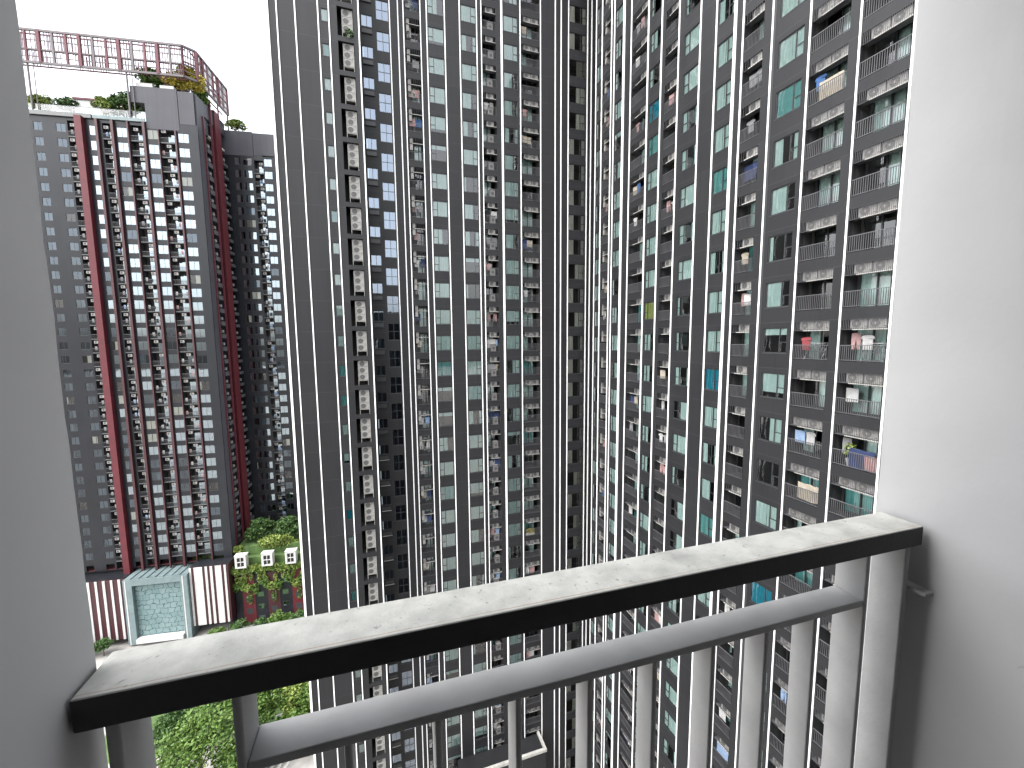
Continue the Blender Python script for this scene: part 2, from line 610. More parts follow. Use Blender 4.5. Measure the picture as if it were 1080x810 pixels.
ORD = ('first second third fourth fifth sixth seventh eighth ninth tenth eleventh twelfth thirteenth fourteenth fifteenth sixteenth seventeenth '
       'eighteenth nineteenth twentieth twenty-first twenty-second twenty-third twenty-fourth twenty-fifth twenty-sixth twenty-seventh twenty-eighth '
       'twenty-ninth thirtieth thirty-first thirty-second thirty-third thirty-fourth thirty-fifth thirty-sixth thirty-seventh thirty-eighth thirty-ninth fortieth forty-first').split()

# ------------------------------------------------------------------ ground
g = MB()
g.box(-900, 900, -900, 900, -0.5, 0, 'paving')
put('ground', g, kind='structure')
g = MB()
g.box(-60, -8, 60, 100, 0.004, 0.12, 'paving')
put('pavement', g, kind='structure')
g = MB()
g.add([(-42, 74, .125), (-29, 72, .125), (-12, 76, .125), (-9, 92, .125), (-30, 97, .125), (-45, 90, .125)], [(0, 1, 2, 3, 4, 5)], 'grass')
put('lawn', g, kind='structure')
g = MB()                                     # curved pale steps of the drop-off
for i in range(7):
    r0 = 4.2 + i * 0.95
    V, Fc = [], []
    n = 26
    for j in range(n + 1):
        a = math.radians(60 + 150 * j / n)
        for r, z in ((r0, .126), (r0, .2 + .04 * i), (r0 + .42, .2 + .04 * i), (r0 + .42, .126)):
            V.append((-10.5 + r * math.cos(a), 62.5 + r * math.sin(a), z))
    for j in range(n):
        for k in range(3):
            Fc.append((j * 4 + k, j * 4 + k + 1, j * 4 + 5 + k, j * 4 + 4 + k))
    g.add(V, Fc, 'concrete')
put('plaza_steps', g, kind='structure')
g = MB()
for i in range(4):
    g.box(-27.5 + i * 1.2, -27.1 + i * 1.2, 79.5, 84.5, .122, .126, 'white')
put('road_markings', g, kind='structure')

# ------------------------------------------------------------------ windows and doors


def curtain(mb, x0, x1, y, z0, z1, mt, amp=0.025, n=None):
    n = n or max(4, int((x1 - x0) / 0.07))
    V, Fc = [], []
    ph = random.random() * 6
    for i in range(n + 1):
        x = x0 + (x1 - x0) * i / n
        d = amp * math.sin(i * 1.9 + ph) + amp * .6 * math.sin(i * 0.8 + ph * 2)
        V += [(x, y + d, z0), (x, y + d * .6, z1)]
    for i in range(n):
        Fc.append((2 * i, 2 * i + 2, 2 * i + 3, 2 * i + 1))
    mb.add(V, Fc, mt)


def window_mbs(wd, h, side, var, glass='glass', split=0.32, kind='three'):
    """frame, pane, curtain meshes; local x along the wall, -y outwards, z up from the sill"""
    f, p, c = MB(), MB(), MB()
    y0, y1 = 0.04, 0.09
    t = 0.045
    f.box(0, wd, y0, y1, 0, t, 'frame')
    f.box(0, wd, y0, y1, h - t, h, 'frame')
    f.box(0, t, y0, y1, t, h - t, 'frame')
    f.box(wd - t, wd, y0, y1, t, h - t, 'frame')
    if kind == 'three':
        xm = wd * split if side == 'l' else wd * (1 - split)
        f.box(xm - t / 2, xm + t / 2, y0, y1, t, h - t, 'frame')
        a, b = (t, xm - t / 2) if side == 'l' else (xm + t / 2, wd - t)
        f.box(a, b, y0 + .004, y1, h * .42, h * .42 + t, 'frame')
    elif kind == 'two':
        f.box(wd / 2 - t / 2, wd / 2 + t / 2, y0, y1, t, h - t, 'frame')
    elif kind == 'four':
        f.box(wd / 2 - t / 2, wd / 2 + t / 2, y0, y1, t, h - t, 'frame')
        f.box(t, wd - t, y0 + .004, y1, h * .5, h * .5 + t, 'frame')
    # sill and head flashing, a hair proud of the cladding
    f.box(-.02, wd + .02, -.015, y0, -.05, 0, 'frame')
    p.quad((t * .5, .065, t * .5), (wd - t * .5, .065, t * .5), (wd - t * .5, .065, h - t * .5), (t * .5, .065, h - t * .5), glass)
    cm = {'b': 'curt_blue', 'y': 'curt_yellow', 'g': 'curt_grey', 't': 'curt_teal'}.get(var[-1], 'curt')
    k = var[0]
    yc = 0.135
    if k == 'f':
        curtain(c, 0, wd * .5, yc, .02, h, cm)
        curtain(c, wd * .5, wd, yc, .02, h, cm)
    elif k == 'p':
        curtain(c, 0, wd * .34, yc, .02, h, cm)
        curtain(c, wd * .8, wd, yc, .02, h, cm)
    elif k == 'q':
        curtain(c, 0, wd * .60, yc, .02, h, cm)
    elif k == 'r':
        curtain(c, wd * .45, wd, yc, .02, h, cm)
    elif k == 'h':
        curtain(c, 0, wd, yc, h * .72, h, cm, .004)
    elif k == 's':
        curtain(c, 0, wd, yc, h * .22, h, cm, .006)
    elif k == 'n':
        curtain(c, 0, wd * .16, yc, .02, h, cm)
    return f, p, c


VARS = ['f', 'f', 'f', 'f', 'f', 'f', 'f', 'f', 'q', 'r', 'q', 'p', 'p', 'n', 's', 'ft', 'h']
_cache = {}


def wset(*a, **k):
    key = (a, tuple(sorted(k.items())))
    if key not in _cache:
        mb = window_mbs(*a, **k)
        _cache[key] = (mb, [None])
    return _cache[key]


def wmesh(entry):
    mbs, me = entry
    if me[0] is None:
        me[0] = tuple(m.mesh(n) if m.n else None for m, n in zip(mbs, ('window', 'pane', 'curtain')))
    return me[0]


class Elem:
    """collects repeated building parts; the largest in view become parts, the rest ONE part"""

    def __init__(s, name, subs, cap=100):
        s.name, s.subs, s.cap, s.items = name, subs, cap, []

    def add(s, entry, loc, rz, size):
        cx = rot((size[0] / 2, 0, size[1] / 2), loc, rz)
        x, y, d = proj(cx)
        ok = -10 < x < 1090 and -10 < y < 800
        # width shrinks when seen from the side
        nrm = rot((0, -1, 0), (0, 0, 0), rz)
        v = np.array([-cx[0], -cx[1], CZ - cx[2]])
        fc = abs(v @ np.array(nrm)) / np.linalg.norm(v)
        s.items.append(((fc * size[0] * size[1] / d ** 2 if ok else 0), entry, loc, rz))

    def build(s, root):
        it = sorted(s.items, key=lambda q: -q[0])
        for _, e, loc, rz in it[:s.cap]:
            me = wmesh(e)
            o = put(s.name, me[0], root, loc, rz)
            for m_, n_ in zip(me[1:], s.subs):
                if m_ is not None:
                    put(n_, m_, o, loc, rz)
        if it[s.cap:]:
            mb = MB()
            for _, e, loc, rz in it[s.cap:]:
                for m_ in e[0]:
                    mb.merge(m_, lambda p: rot(p, loc, rz))
            put(s.name, mb, root, kind='stuff')


def door_mbs(wd, h, var, left):
    f, p, c = MB(), MB(), MB()
    t = .05
    f.box(0, wd, 0, .07, 0, t, 'frame')
    f.box(0, wd, 0, .07, h - t, h, 'frame')
    f.box(0, t, 0, .07, t, h - t, 'frame')
    f.box(wd - t, wd, 0, .07, t, h - t, 'frame')
    f.box(wd * .58 - t / 2, wd * .58 + t, -.01, .07, t, h - t, 'frame')
    p.quad((t, .035, t), (wd - t, .035, t), (wd - t, .035, h - t), (t, .035, h - t), 'glass')
    cm = {'b': 'curt_blue', 'y': 'curt_yellow', 'g': 'curt_grey', 't': 'curt_teal'}.get(var[-1], 'curt')
    if var[0] == 'f':
        curtain(c, 0, wd, .2, .02, h, cm, .04)
    elif var[0] == 'q':
        curtain(c, 0, wd * .62, .2, .02, h, cm, .04)
    elif var[0] == 'p':
        curtain(c, wd * .55, wd, .2, .02, h, cm, .04)
    elif var[0] == 'n':
        curtain(c, 0, wd * .18, .2, .02, h, cm, .04)
    return f, p, c


def dset(*a):
    key = ('door',) + a
    if key not in _cache:
        _cache[key] = (door_mbs(*a), [None])
    return _cache[key]


def railing_mb(wd, h, gap, pale, bars=True):
    m = MB()
    mt = 'rail_pale' if pale else 'rail'
    m.box(0, wd, .03, .07, h - .035, h, mt)
    m.box(0, wd, .03, .07, .05, .08, mt)
    n = max(4, int(wd / gap))
    for i in range(n + 1):
        x = .015 + (wd - .03) * i / n
        m.box(x - .011, x + .011, .036, .064, .08, h - .035, mt)
    return m


def guard_mb(wd, gap=.085):
    """shelf under the slab above: pale tray with vertical bars in front of the outdoor units"""
    m = MB()
    m.box(.02, wd - .02, .06, .52, -.02, .0, 'rail')
    m.box(.25 * wd, wd - .03, .03, .06, -.045, .012, 'tray')
    n = int(wd / gap)
    for i in range(n + 1):
        x = .015 + (wd - .03) * i / n
        m.box(x - .009, x + .009, .012, .026, -.03, .52, 'rail')
    return m


def simple_entry(key, fn):
    if key not in _cache:
        _cache[key] = ((fn(),), [None])
    return _cache[key]


# ------------------------------------------------------------------ the big tower
CX, CY = 23.726, 45.74
PITCHZ = 2.8
K0, K1 = -23, 13
ZB, ZT = 0.0, CZ + 42.6
tower = thing('condominium_tower', 'tall dark grey condominium tower with white vertical fins in the centre and right', 'building', (8, CY, 0))
WIN = Elem('window', ('pane', 'curtain'))
DOOR = Elem('balcony_door', ('pane', 'curtain'))
RAILS = Elem('balcony_railing', ())
GUARD = Elem('condenser_guard', ())
AC = []           # (size, meshkey, loc, rz, label, group, detailed)
BALC = []         # balcony records for washing, plants and so on


def ac_mb(wd=.80, h=.50, d=.27, detail=True, fan=True):
    m = MB()
    e = .012
    # casing with chamfered edges
    V = []
    for z, k in ((0, e), (e, 0), (h - e, 0), (h, e)):
        V += [(k, k, z), (wd - k, k, z), (wd - k, d, z), (k, d, z)]
    Fc = [(0, 3, 2, 1), (12, 13, 14, 15)]
    for r in range(3):
        for i in range(4):
            Fc.append((r * 4 + i, r * 4 + (i + 1) % 4, r * 4 + 4 + (i + 1) % 4, r * 4 + 4 + i))
    m.add(V, Fc, 'acw')
    if fan:
        m.disc(.30 * wd / .8, -.004, h / 2, h * .41, 'acd', 16)
        m.box(.62 * wd / .8, .63 * wd / .8, -.003, 0, .03, h - .03, 'acg')
        m.box(.67 * wd / .8, .75 * wd / .8, -.004, 0, .08, .12, 'acd')
    m.box(.08, .14, .02, d - .02, -.03, 0, 'acd')
    m.box(wd - .14, wd - .08, .02, d - .02, -.03, 0, 'acd')
    return m


def fan_guard_mb(wd=.80, h=.50):
    m = MB()
    x, z = .30 * wd / .8, h / 2
    for r in (.41, .31, .21, .11):
        m.ring(x, -.012, z, h * r + .006, .010, 'acg', 16)
    for i in range(8):
        a = math.pi * i / 8
        dx, dz = math.cos(a) * h * .41, math.sin(a) * h * .41
        px, pz = -math.sin(a) * .004, math.cos(a) * .004
        m.quad((x - dx - px, -.015, z - dz - pz), (x + dx - px, -.015, z + dz - pz), (x + dx + px, -.015, z + dz + pz), (x - dx + px, -.015, z - dz + pz), 'acg')
    m.disc(x, -.017, z, .05, 'acg', 10)
    return m


AC_ME = {'std': ac_mb().mesh('air_conditioner'), 'slim': ac_mb(.30, .62, .75, fan=False).mesh('air_conditioner'),
         'shaft': ac_mb(.82, .58, .30).mesh('air_conditioner')}
FG_ME = fan_guard_mb().mesh('fan_guard')

WINGS = {'A': ((0, CY), 0.0), 'A2': ((0, CY - 3.36), 0.0), 'B': ((CX, CY), -math.pi / 2)}
wall = {k: MB() for k in WINGS}
fins = []
rooms = MB()


def wl(wing, u, y, z):
    (ox, oy), rz = WINGS[wing]
    return rot((u, y, z), (ox, oy, CZ), rz)


def fin(wing, u0, u1, d=.14):
    m = MB()
    d = d * .45
    c_, h_ = (u0 + u1) / 2, (u1 - u0) / 2 * .74
    d = min(d, .06)
    u0, u1 = c_ - h_, c_ + h_
    m.box(u0, u1, -d, .02, ZB - CZ + 0.02, ZT - CZ + .3, 'fin')
    (ox, oy), rz = WINGS[wing]
    put('fin', m, tower, (ox, oy, CZ), rz)


def solid(wing, u0, u1, d=0.0):
    wall[wing].box(u0, u1, d, .30, ZB - CZ, ZT - CZ, 'clad')


def win_col(wing, u0, u1, zt, h, side='l', kind='three', glass='glass', pad=(0, 0), split=.32, vars_=None, special=None):
    """a column of windows: spandrels between, frames, panes and curtains"""
    (ox, oy), rz = WINGS[wing]
    if pad[0]:
        solid(wing, u0, u0 + pad[0])
    if pad[1]:
        solid(wing, u1 - pad[1], u1)
    a, b = u0 + pad[0], u1 - pad[1]
    for k in range(K0, K1 + 1):
        z1 = zt + k * PITCHZ
        z0 = z1 - h
        wall[wing].box(a, b, .0, .30, max(z0 - (PITCHZ - h), ZB - CZ), z0, 'clad')
        var = (special or {}).get(k) or random.choice(vars_ or VARS)
        loc = rot((a, 0, z0), (ox, oy, CZ), rz)
        WIN.add(wset(round(b - a, 2), h, side, var, glass=glass, kind=kind, split=split), loc, rz, (b - a, h))
    z1 = zt + K1 * PITCHZ
    wall[wing].box(a, b, .0, .30, z1, ZT - CZ, 'clad')


def rank(wing, u, z0, k):
    z = z0 - k * PITCHZ
    """row of storey k counted from the top of the photo in this column"""
    n = 0
    for j in range(K1, K0 - 1, -1):
        x, y, d = proj(wl(wing, u, 0, z + j * PITCHZ))
        if y > 2:
            n += 1
            if j == k:
                return n
    return 0


def balcony_col(wing, u0, u1, where, n_ac=2, door=(.38, 1.0), side='r', detail=False, gap=.11, pale=False, acs='std', fascia=True, depth=1.0, ac_u=None):
    (ox, oy), rz = WINGS[wing]
    W = u1 - u0
    wb = wall[wing]
    # side walls of the recess, back wall pieces
    wb.box(u0 - .02, u0, .302, depth + .2, ZB - CZ, ZT - CZ, 'balc_wall')
    wb.box(u1, u1 + .02, .302, depth + .2, ZB - CZ, ZT - CZ, 'balc_wall')
    d0, d1 = u0 + W * door[0], u0 + W * door[1] - .02
    wb.box(u0, d0, depth, depth + .12, ZB - CZ, ZT - CZ, 'balc_wall')
    dh = 2.02
    for k in range(K0, K1 + 1):
        zf = -1.27 + k * PITCHZ             # floor of this balcony
        wb.box(u0, u1, 0.006, depth - .004, zf - .60, zf, 'clad')
        wb.box(d0, d1, depth, depth + .12, zf + dh, zf + PITCHZ, 'balc_wall')
        var = random.choice(['f', 'f', 'f', 'f', 'q', 'p', 'n', 'ft', 'x'])
        DOOR.add(dset(round(d1 - d0, 2), dh, var, True), rot((d0, depth + .01, zf), (ox, oy, CZ), rz), rz, (d1 - d0, dh))
        RAILS.add(simple_entry(('rail', round(W, 2), gap, pale), lambda: railing_mb(W, .86, gap, pale)), rot((u0, 0, zf), (ox, oy, CZ), rz), rz, (W, .86))
        r = rank(wing, u0 + W / 2, zf + .4, k)
        vis = r > 0 and proj(wl(wing, u0, 0, zf))[1] < 830
        if n_ac:
            GUARD.add(simple_entry(('guard', round(W, 2), detail), lambda: guard_mb(W, .085 if detail else .17)), rot((u0, 0, zf + 1.68), (ox, oy, CZ), rz), rz, (W, .5))
        if r:
            BALC.append((wing, u0, u1, zf, r, where, depth, detail))
        for i in range(n_ac):
            if acs == 'slim':
                loc = rot((u0 + .18, .12, zf + 1.02 + i * .66), (ox, oy, CZ), rz)
                word = ('lower', 'upper')[i]
            else:
                if n_ac == 1:
                    uu = u0 + (ac_u if ac_u is not None else W - .95)
                    word = ''
                else:
                    uu = u0 + W - .05 - (2 - i) * .865
                    word = ('left', 'right')[i]
                loc = rot((uu, .10 + random.uniform(0, .05), zf + 1.715), (ox, oy, CZ), rz)
            if not vis:
                continue
            x, y, d = proj(loc)
            if not (-40 < x < 1100):
                continue
            lab = f"{word + ' ' if word else ''}white air conditioner, {ORD[r - 1]} row from top, {where}"
            AC.append((1 / d ** 2, acs, loc, rz, lab, 'air conditioners on the ' + where, detail))
        if wing == 'B' and not n_ac:
            pass
    return


# ---- near left bay (A2)
solid('A2', -7.02, -2.80)
win_col('A2', -2.80, -2.24, 3.38, 1.0, kind='one', vars_=['f', 'f', 'f', 'f', 'ft', 's'], special={-7: 'fb'})
solid('A2', -2.24, -1.51)
solid('A2', -.18, .34)
wb = wall['A2']
wb.box(.34 - .3, .34, .302, 3.30, ZB - CZ, ZT - CZ, 'clad')
wb.box(-7.02, -6.72, .302, 14, ZB - CZ, ZT - CZ, 'clad')
wb.box(-1.55, -1.51, .302, 1.9, ZB - CZ, ZT - CZ, 'balc_wall')
wb.box(-.18, -.14, .302, 1.9, ZB - CZ, ZT - CZ, 'balc_wall')
wb.box(-1.51, -.18, 1.5, 1.6, ZB - CZ, ZT - CZ, 'balc_wall')
for k in range(K0, K1 + 1):
    z0 = 1.46 + k * PITCHZ
    wb.box(-1.51, -.18, .0, .34, z0 - .42, z0, 'clad')
    wb.box(-1.51, -.18, .345, 1.5, z0 - .12, z0 - .004, 'balc_wall')
    fm = MB()
    r = rank('A2', -.8, z0 + 1.2, k)
    m = MB()                                  # pale rack the three units hang on
    for xx in (-1.13, -.27):
        m.box(xx, xx + .035, .16, .20, 0, 2.3, 'tray')
    for j in range(3):
        m.box(-1.13, -.235, .20, .52, .42 + j * .64, .45 + j * .64, 'tray')
    RAILS.add(simple_entry('rack', lambda: m), rot((0, 0, z0), (0, CY - 3.36, CZ), 0), 0, (.01, .01))
    if r:
        for j in range(3):
            loc = (-1.09 + random.uniform(-.02, .02), CY - 3.36 + .2, CZ + z0 + .485 + j * .64)
            x, y, d = proj(loc)
            if y < 815:
                AC.append((1 / d ** 2, 'shaft', loc, 0, f"{('bottom', 'middle', 'top')[j]} white air conditioner of three, {ORD[r - 1]} stack down, leftmost open shaft",
                           'air conditioners stacked in the leftmost shaft', False))
for u0, u1, d in ((-7.03, -6.79, .28), (-6.27, -6.15, .12), (-4.88, -4.75, .12), (-3.09, -2.96, .12), (-2.22, -2.10, .12), (.20, .345, .14)):
    fin('A2', u0, u1, d)
# ---- main left facade (A)
solid('A', .30, .50)
# recessed kitchen-window strip
win_col('A', .50, 1.52, 3.12, 1.05, kind='two', vars_=['f', 'ft', 'n', 'x', 'x', 'fg', 'x'], glass='bglass')
for k in range(K0, K1 + 1):                  # dark vent slot below each of those windows
    z0 = 1.47 + k * PITCHZ
    wall['A'].box(.56, 1.46, -.012, -.002, z0, z0 + .4, 'frame')
    wall['A'].box(.50, 1.50, -.10, -.002, z0 - .05, z0 - .01, 'tray' if k < -4 else 'clad')
solid('A', 1.52, 1.88)
win_col('A', 1.88, 3.06, 1.88, 1.75, kind='four', vars_=['h', 'f', 'h', 'fg', 'n', 'x', 'x', 'p'], glass='bglass')
solid('A', 3.06, 4.54)
balcony_col('A', 4.54, 6.04, 'third balcony column left of corner', n_ac=2, acs='slim', door=(.45, 1), gap=.13)
solid('A', 6.04, 6.85)
win_col('A', 6.85, 8.42, 3.35, 1.56, 'l')
solid('A', 8.42, 10.22)
win_col('A', 10.22, 11.78, 3.35, 1.56, 'r')
solid('A', 11.78, 12.42)
balcony_col('A', 12.42, 13.94, 'second balcony column left of corner', n_ac=1, ac_u=.42, door=(.05, .75), gap=.13)
solid('A', 13.94, 14.80)
win_col('A', 14.80, 16.36, 3.35, 1.56, 'r')
solid('A', 16.36, 16.75)
balcony_col('A', 16.75, 18.88, 'first balcony column left of corner', n_ac=2, door=(.05, .8), gap=.12)
solid('A', 18.88, 22.50)
win_col('A', 22.50, 24.56, 3.28, 1.76, 'r', glass='dglass', vars_=['p', 'r', 'p', 'r', 'rg'])
solid('A', 24.56, 27.5)
for u0, u1, d in ((3.09, 3.22, .12), (3.88, 4.01, .12), (4.40, 4.53, .12), (6.05, 6.17, .12), (6.66, 6.79, .12), (8.46, 8.60, .12), (10.0, 10.14, .12),
                  (11.80, 11.93, .12), (12.29, 12.41, .12), (14.42, 14.70, .2), (16.58, 16.72, .12), (18.94, 19.08, .12), (20.69, 20.85, .14), (21.40, 21.56, .14),
                  (22.32, 22.45, .12), (24.69, 24.83, .14), (25.2, 25.36, .14)):
    fin('A', u0, u1, d)
# ---- right wing (B), u runs from the corner towards the viewer
solid('B', 3.66, 3.97)
wall['B'].box(3.66, 3.96, .302, 6, ZB - CZ, ZT - CZ, 'clad')
win_col('B', 3.97, 4.93, 3.05, 1.6, 'l', 'two', vars_=['f', 'fg', 'f', 'n'])
solid('B', 4.93, 5.23)
balcony_col('B', 5.23, 6.70, 'sixth balcony column from right', n_ac=2, acs='slim', door=(.02, .7), gap=.14)
solid('B', 6.70, 7.50)
win_col('B', 7.50, 8.80, 3.25, 1.6, 'l')
solid('B', 8.80, 10.37)
balcony_col('B', 10.37, 12.55, 'fifth balcony column from right', n_ac=1, door=(.02, .7), gap=.12)
solid('B', 12.55, 12.95)
win_col('B', 12.95, 14.40, 3.25, 1.5, 'l', special={-7: 'f', 0: 'fy', 6: 'fb'})
solid('B', 14.40, 15.0)
balcony_col('B', 15.0, 16.52, 'fourth balcony column from right', n_ac=1, door=(.02, .7), gap=.12)
solid('B', 16.52, 17.23)
win_col('B', 17.23, 18.84, 3.33, 1.5, 'l')
solid('B', 18.84, 20.55)
win_col('B', 20.55, 21.90, 3.37, 1.56, 'r', special={-2: 'fb'})
solid('B', 21.90, 22.84)
balcony_col('B', 22.84, 24.30, 'third balcony column from right', n_ac=1, door=(.02, .7), gap=.10)
solid('B', 24.30, 25.38)
win_col('B', 25.38, 26.97, 3.40, 1.53, 'r', special={-1: 'h', -2: 's', -4: 'g', -6: 'ft', -7: 'fb', 4: 'ft', 3: 'p', 1: 'n', 0: 'q'})
solid('B', 26.97, 27.40)
balcony_col('B', 27.40, 29.42, 'second balcony column from right', n_ac=2, door=(.03, .74), detail=True, gap=.105)
solid('B', 29.42, 30.01)
balcony_col('B', 30.01, 32.16, 'rightmost balcony column by wall', n_ac=2, door=(.03, .74), detail=True, gap=.105)
solid('B', 32.16, 33.2)
for u0, u1, d in ((3.80, 3.95, .1), (4.98, 5.16, .1), (6.76, 6.94, .1), (7.29, 7.46, .1), (8.84, 9.22, .30), (10.13, 10.28, .1), (12.66, 12.84, .12), (14.48, 14.63, .12),
                  (16.58, 16.70, .12), (18.88, 19.0, .12), (20.39, 20.52, .12), (21.97, 22.24, .26), (22.70, 22.82, .12), (24.88, 24.99, .12), (27.27, 27.38, .12),
                  (29.90, 30.0, .12), (32.20, 32.31, .12), (33.04, 33.2, .12)):
    fin('B', u0, u1, d)
# a dark groove beside one pier
wall['B'].box(25.02, 25.14, -.02, -.003, ZB - CZ, ZT - CZ, 'frame')
# rooms behind the glass, and the roof
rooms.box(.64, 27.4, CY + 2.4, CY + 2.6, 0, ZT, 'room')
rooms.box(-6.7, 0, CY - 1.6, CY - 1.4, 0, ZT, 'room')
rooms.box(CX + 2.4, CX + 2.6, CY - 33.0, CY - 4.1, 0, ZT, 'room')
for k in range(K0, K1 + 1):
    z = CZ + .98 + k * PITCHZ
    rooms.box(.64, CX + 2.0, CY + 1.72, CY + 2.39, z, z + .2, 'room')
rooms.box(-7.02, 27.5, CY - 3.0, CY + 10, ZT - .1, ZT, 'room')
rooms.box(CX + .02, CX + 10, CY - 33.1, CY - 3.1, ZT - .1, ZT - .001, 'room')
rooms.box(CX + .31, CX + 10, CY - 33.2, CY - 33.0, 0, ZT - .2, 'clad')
put('interior', rooms, tower)
for k in WINGS:
    (ox, oy), rz = WINGS[k]
    put('facade', wall[k], tower, (ox, oy, CZ), rz)
# low projecting podium at the foot of the left facade, with pale coping
pm = MB()
pm.box(8.0, 18.5, 43.2, 45.72, 0, 12.6, 'clad')
pm.box(7.9, 18.6, 43.1, 43.42, 12.602, 12.95, 'tray')
pm.box(18.3, 18.6, 43.43, 45.70, 12.602, 12.95, 'tray')
put('podium', pm, tower)
WIN.build(tower)
DOOR.build(tower)
RAILS.build(tower)
GUARD.build(tower)

# ------------------------------------------------------------------ air conditioners on the tower
AC.sort(key=lambda q: -q[0])
proto = None
for s_, key, loc, rz, lab, grp, det in AC[:300]:
    o = thing('air_conditioner', lab, 'air conditioner', loc, rz, grp, AC_ME[key])
    if det:
        put('fan_guard', FG_ME, o, loc, rz)
if AC[300:]:
    mb = {}
    m = MB()
    src = {'std': ac_mb(), 'slim': ac_mb(.30, .62, .75, fan=False), 'shaft': ac_mb(.82, .58, .30)}
    for s_, key, loc, rz, lab, grp, det in AC[300:]:
        m.merge(src[key], lambda p: rot(p, loc, rz))
    put('distant_air_conditioners', m, kind='stuff', label='many small far air conditioners low on the tall dark tower', category='air conditioners')

# ------------------------------------------------------------------ washing, plants and machines on the balconies
CL = {'white': (.56, .56, .55), 'pale blue': (.30, .42, .62), 'blue': (.05, .13, .32), 'red': (.26, .045, .055), 'pink': (.48, .30, .29), 'orange': (.42, .17, .06),
      'navy': (.03, .05, .14), 'grey': (.30, .30, .31), 'cream': (.46, .41, .33), 'green': (.06, .28, .10), 'black': (.02, .02, .022), 'purple': (.16, .08, .28)}
for n_, c_ in CL.items():
    M['cloth_' + n_] = mat('cloth_' + n_.replace(' ', '_'), tuple(v * .62 for v in c_), .9, .12, 6)


def cloth_mb(kind, mt, seed):
    rn = random.Random(seed)
    if kind == 'shirt':
        out = [(-.34, .58), (-.27, .70), (-.10, .76), (.10, .76), (.27, .70), (.34, .58), (.25, .52), (.21, .58), (.23, 0), (-.22, 0), (-.21, .58), (-.25, .52)]
        z = .0
    elif kind == 'trousers':
        out = [(-.19, .86), (.19, .86), (.21, .45), (.19, 0), (.05, 0), (.0, .58), (-.05, 0), (-.19, 0), (-.21, .45)]
    else:
        w_, h_ = (.32, .75) if kind == 'towel' else (.62, 1.0)
        out = [(-w_, h_)] + [(-w_ + 2 * w_ * i / 5, h_ + rn.uniform(-.02, .01)) for i in range(1, 5)] + [(w_, h_), (w_ * .97, 0.03)] + [(w_ - 2 * w_ * i / 5, rn.uniform(-.03, .03)) for i in range(1, 5)] + [(-w_ * .97, .02)]
    m = MB()
    n = len(out)
    V = [(x, .05 * math.sin(x * 11 + seed) + .02 * math.sin(z * 7), z) for x, z in out]
    V2 = [(x, y + .02, z) for x, y, z in V]
    m.add(V + V2, [tuple(range(n)), tuple(range(n, 2 * n))[::-1]] + [(i, n + i, n + (i + 1) % n, (i + 1) % n) for i in range(n)], mt)
    return m


KIND_W = {'shirt': 'shirt', 'trousers': 'trousers', 'towel': 'towel', 'sheet': 'bed sheet'}
_cl = {}
cols = [c_ for c_ in CL if c_ not in ('green', 'orange', 'purple')]
rs = random.Random(21)


def hang(b, kind, colr, u, zz, y=.5):
    wing, u0, u1, zf, r, where, depth, det = b
    key = (kind, colr, rs.randrange(3))
    if key not in _cl:
        _cl[key] = cloth_mb(kind, 'cloth_' + colr, key[2]).mesh(KIND_W[kind].replace(' ', '_'))
    (ox, oy), rz = WINGS[wing]
    loc = rot((u0 + u, y, zf + zz), (ox, oy, CZ), rz)
    thing(KIND_W[kind].replace(' ', '_'), f"{colr} {KIND_W[kind]} drying, {ORD[r - 1]} row from top, {where}", 'laundry', loc, rz,
          f'washing on the {where}', _cl[key])


def washer_mb():
    m = MB()
    m.box(0, .58, 0, .55, .02, .86, 'acw')
    m.box(.02, .56, -.006, 0, .74, .84, 'mull')
    m.disc(.29, -.012, .42, .19, 'mull', 18)
    m.disc(.29, -.016, .42, .145, 'acd', 18)
    m.box(.03, .09, .03, .09, 0, .02, 'acd')
    m.box(.49, .55, .03, .09, 0, .02, 'acd')
    return m


WM = washer_mb().mesh('washing_machine')


def rack_mb():
    m = MB()
    for x in (0, 1.0):
        m.bar((x, -.25, 0), (x, .25, .95), .012, 'rail_pale', 5)
        m.bar((x, .25, 0), (x, -.25, .95), .012, 'rail_pale', 5)
    for y in (-.25, -.12, .0, .12, .25):
        m.bar((0, y, .95), (1.0, y, .95), .009, 'white', 5)
    m.bar((0, 0, .48), (1, 0, .48), .010, 'rail_pale', 5)
    for i in range(5):
        m.bar((.1 + .18 * i, -.02, .55), (.28 + .16 * i, .02, .9), .008, 'white', 4)
    return m


RK = rack_mb().mesh('drying_rack')


def leaf_blob(m, c, rad, n, size, mt, rn, flat=1.0):
    for _ in range(n):
        while True:
            p = Vector((rn.uniform(-1, 1), rn.uniform(-1, 1), rn.uniform(-1, 1)))
            if 0.25 < p.length < 1:
                break
        p = p.normalized() * (p.length ** .6)
        q = Vector((c[0] + p.x * rad[0], c[1] + p.y * rad[1], c[2] + p.z * rad[2]))
        a = Vector((rn.gauss(0, 1), rn.gauss(0, 1), rn.gauss(0, .6))).normalized()
        b = a.cross(Vector((rn.gauss(0, 1), rn.gauss(0, 1), rn.gauss(0, 1)))).normalized()
        s = size * rn.uniform(.6, 1.3)
        m.add([tuple(q - a * s), tuple(q + b * s * .5 - a * s * .1), tuple(q + a * s), tuple(q - b * s * .5 - a * s * .1)], [(0, 1, 2, 3)], mt)


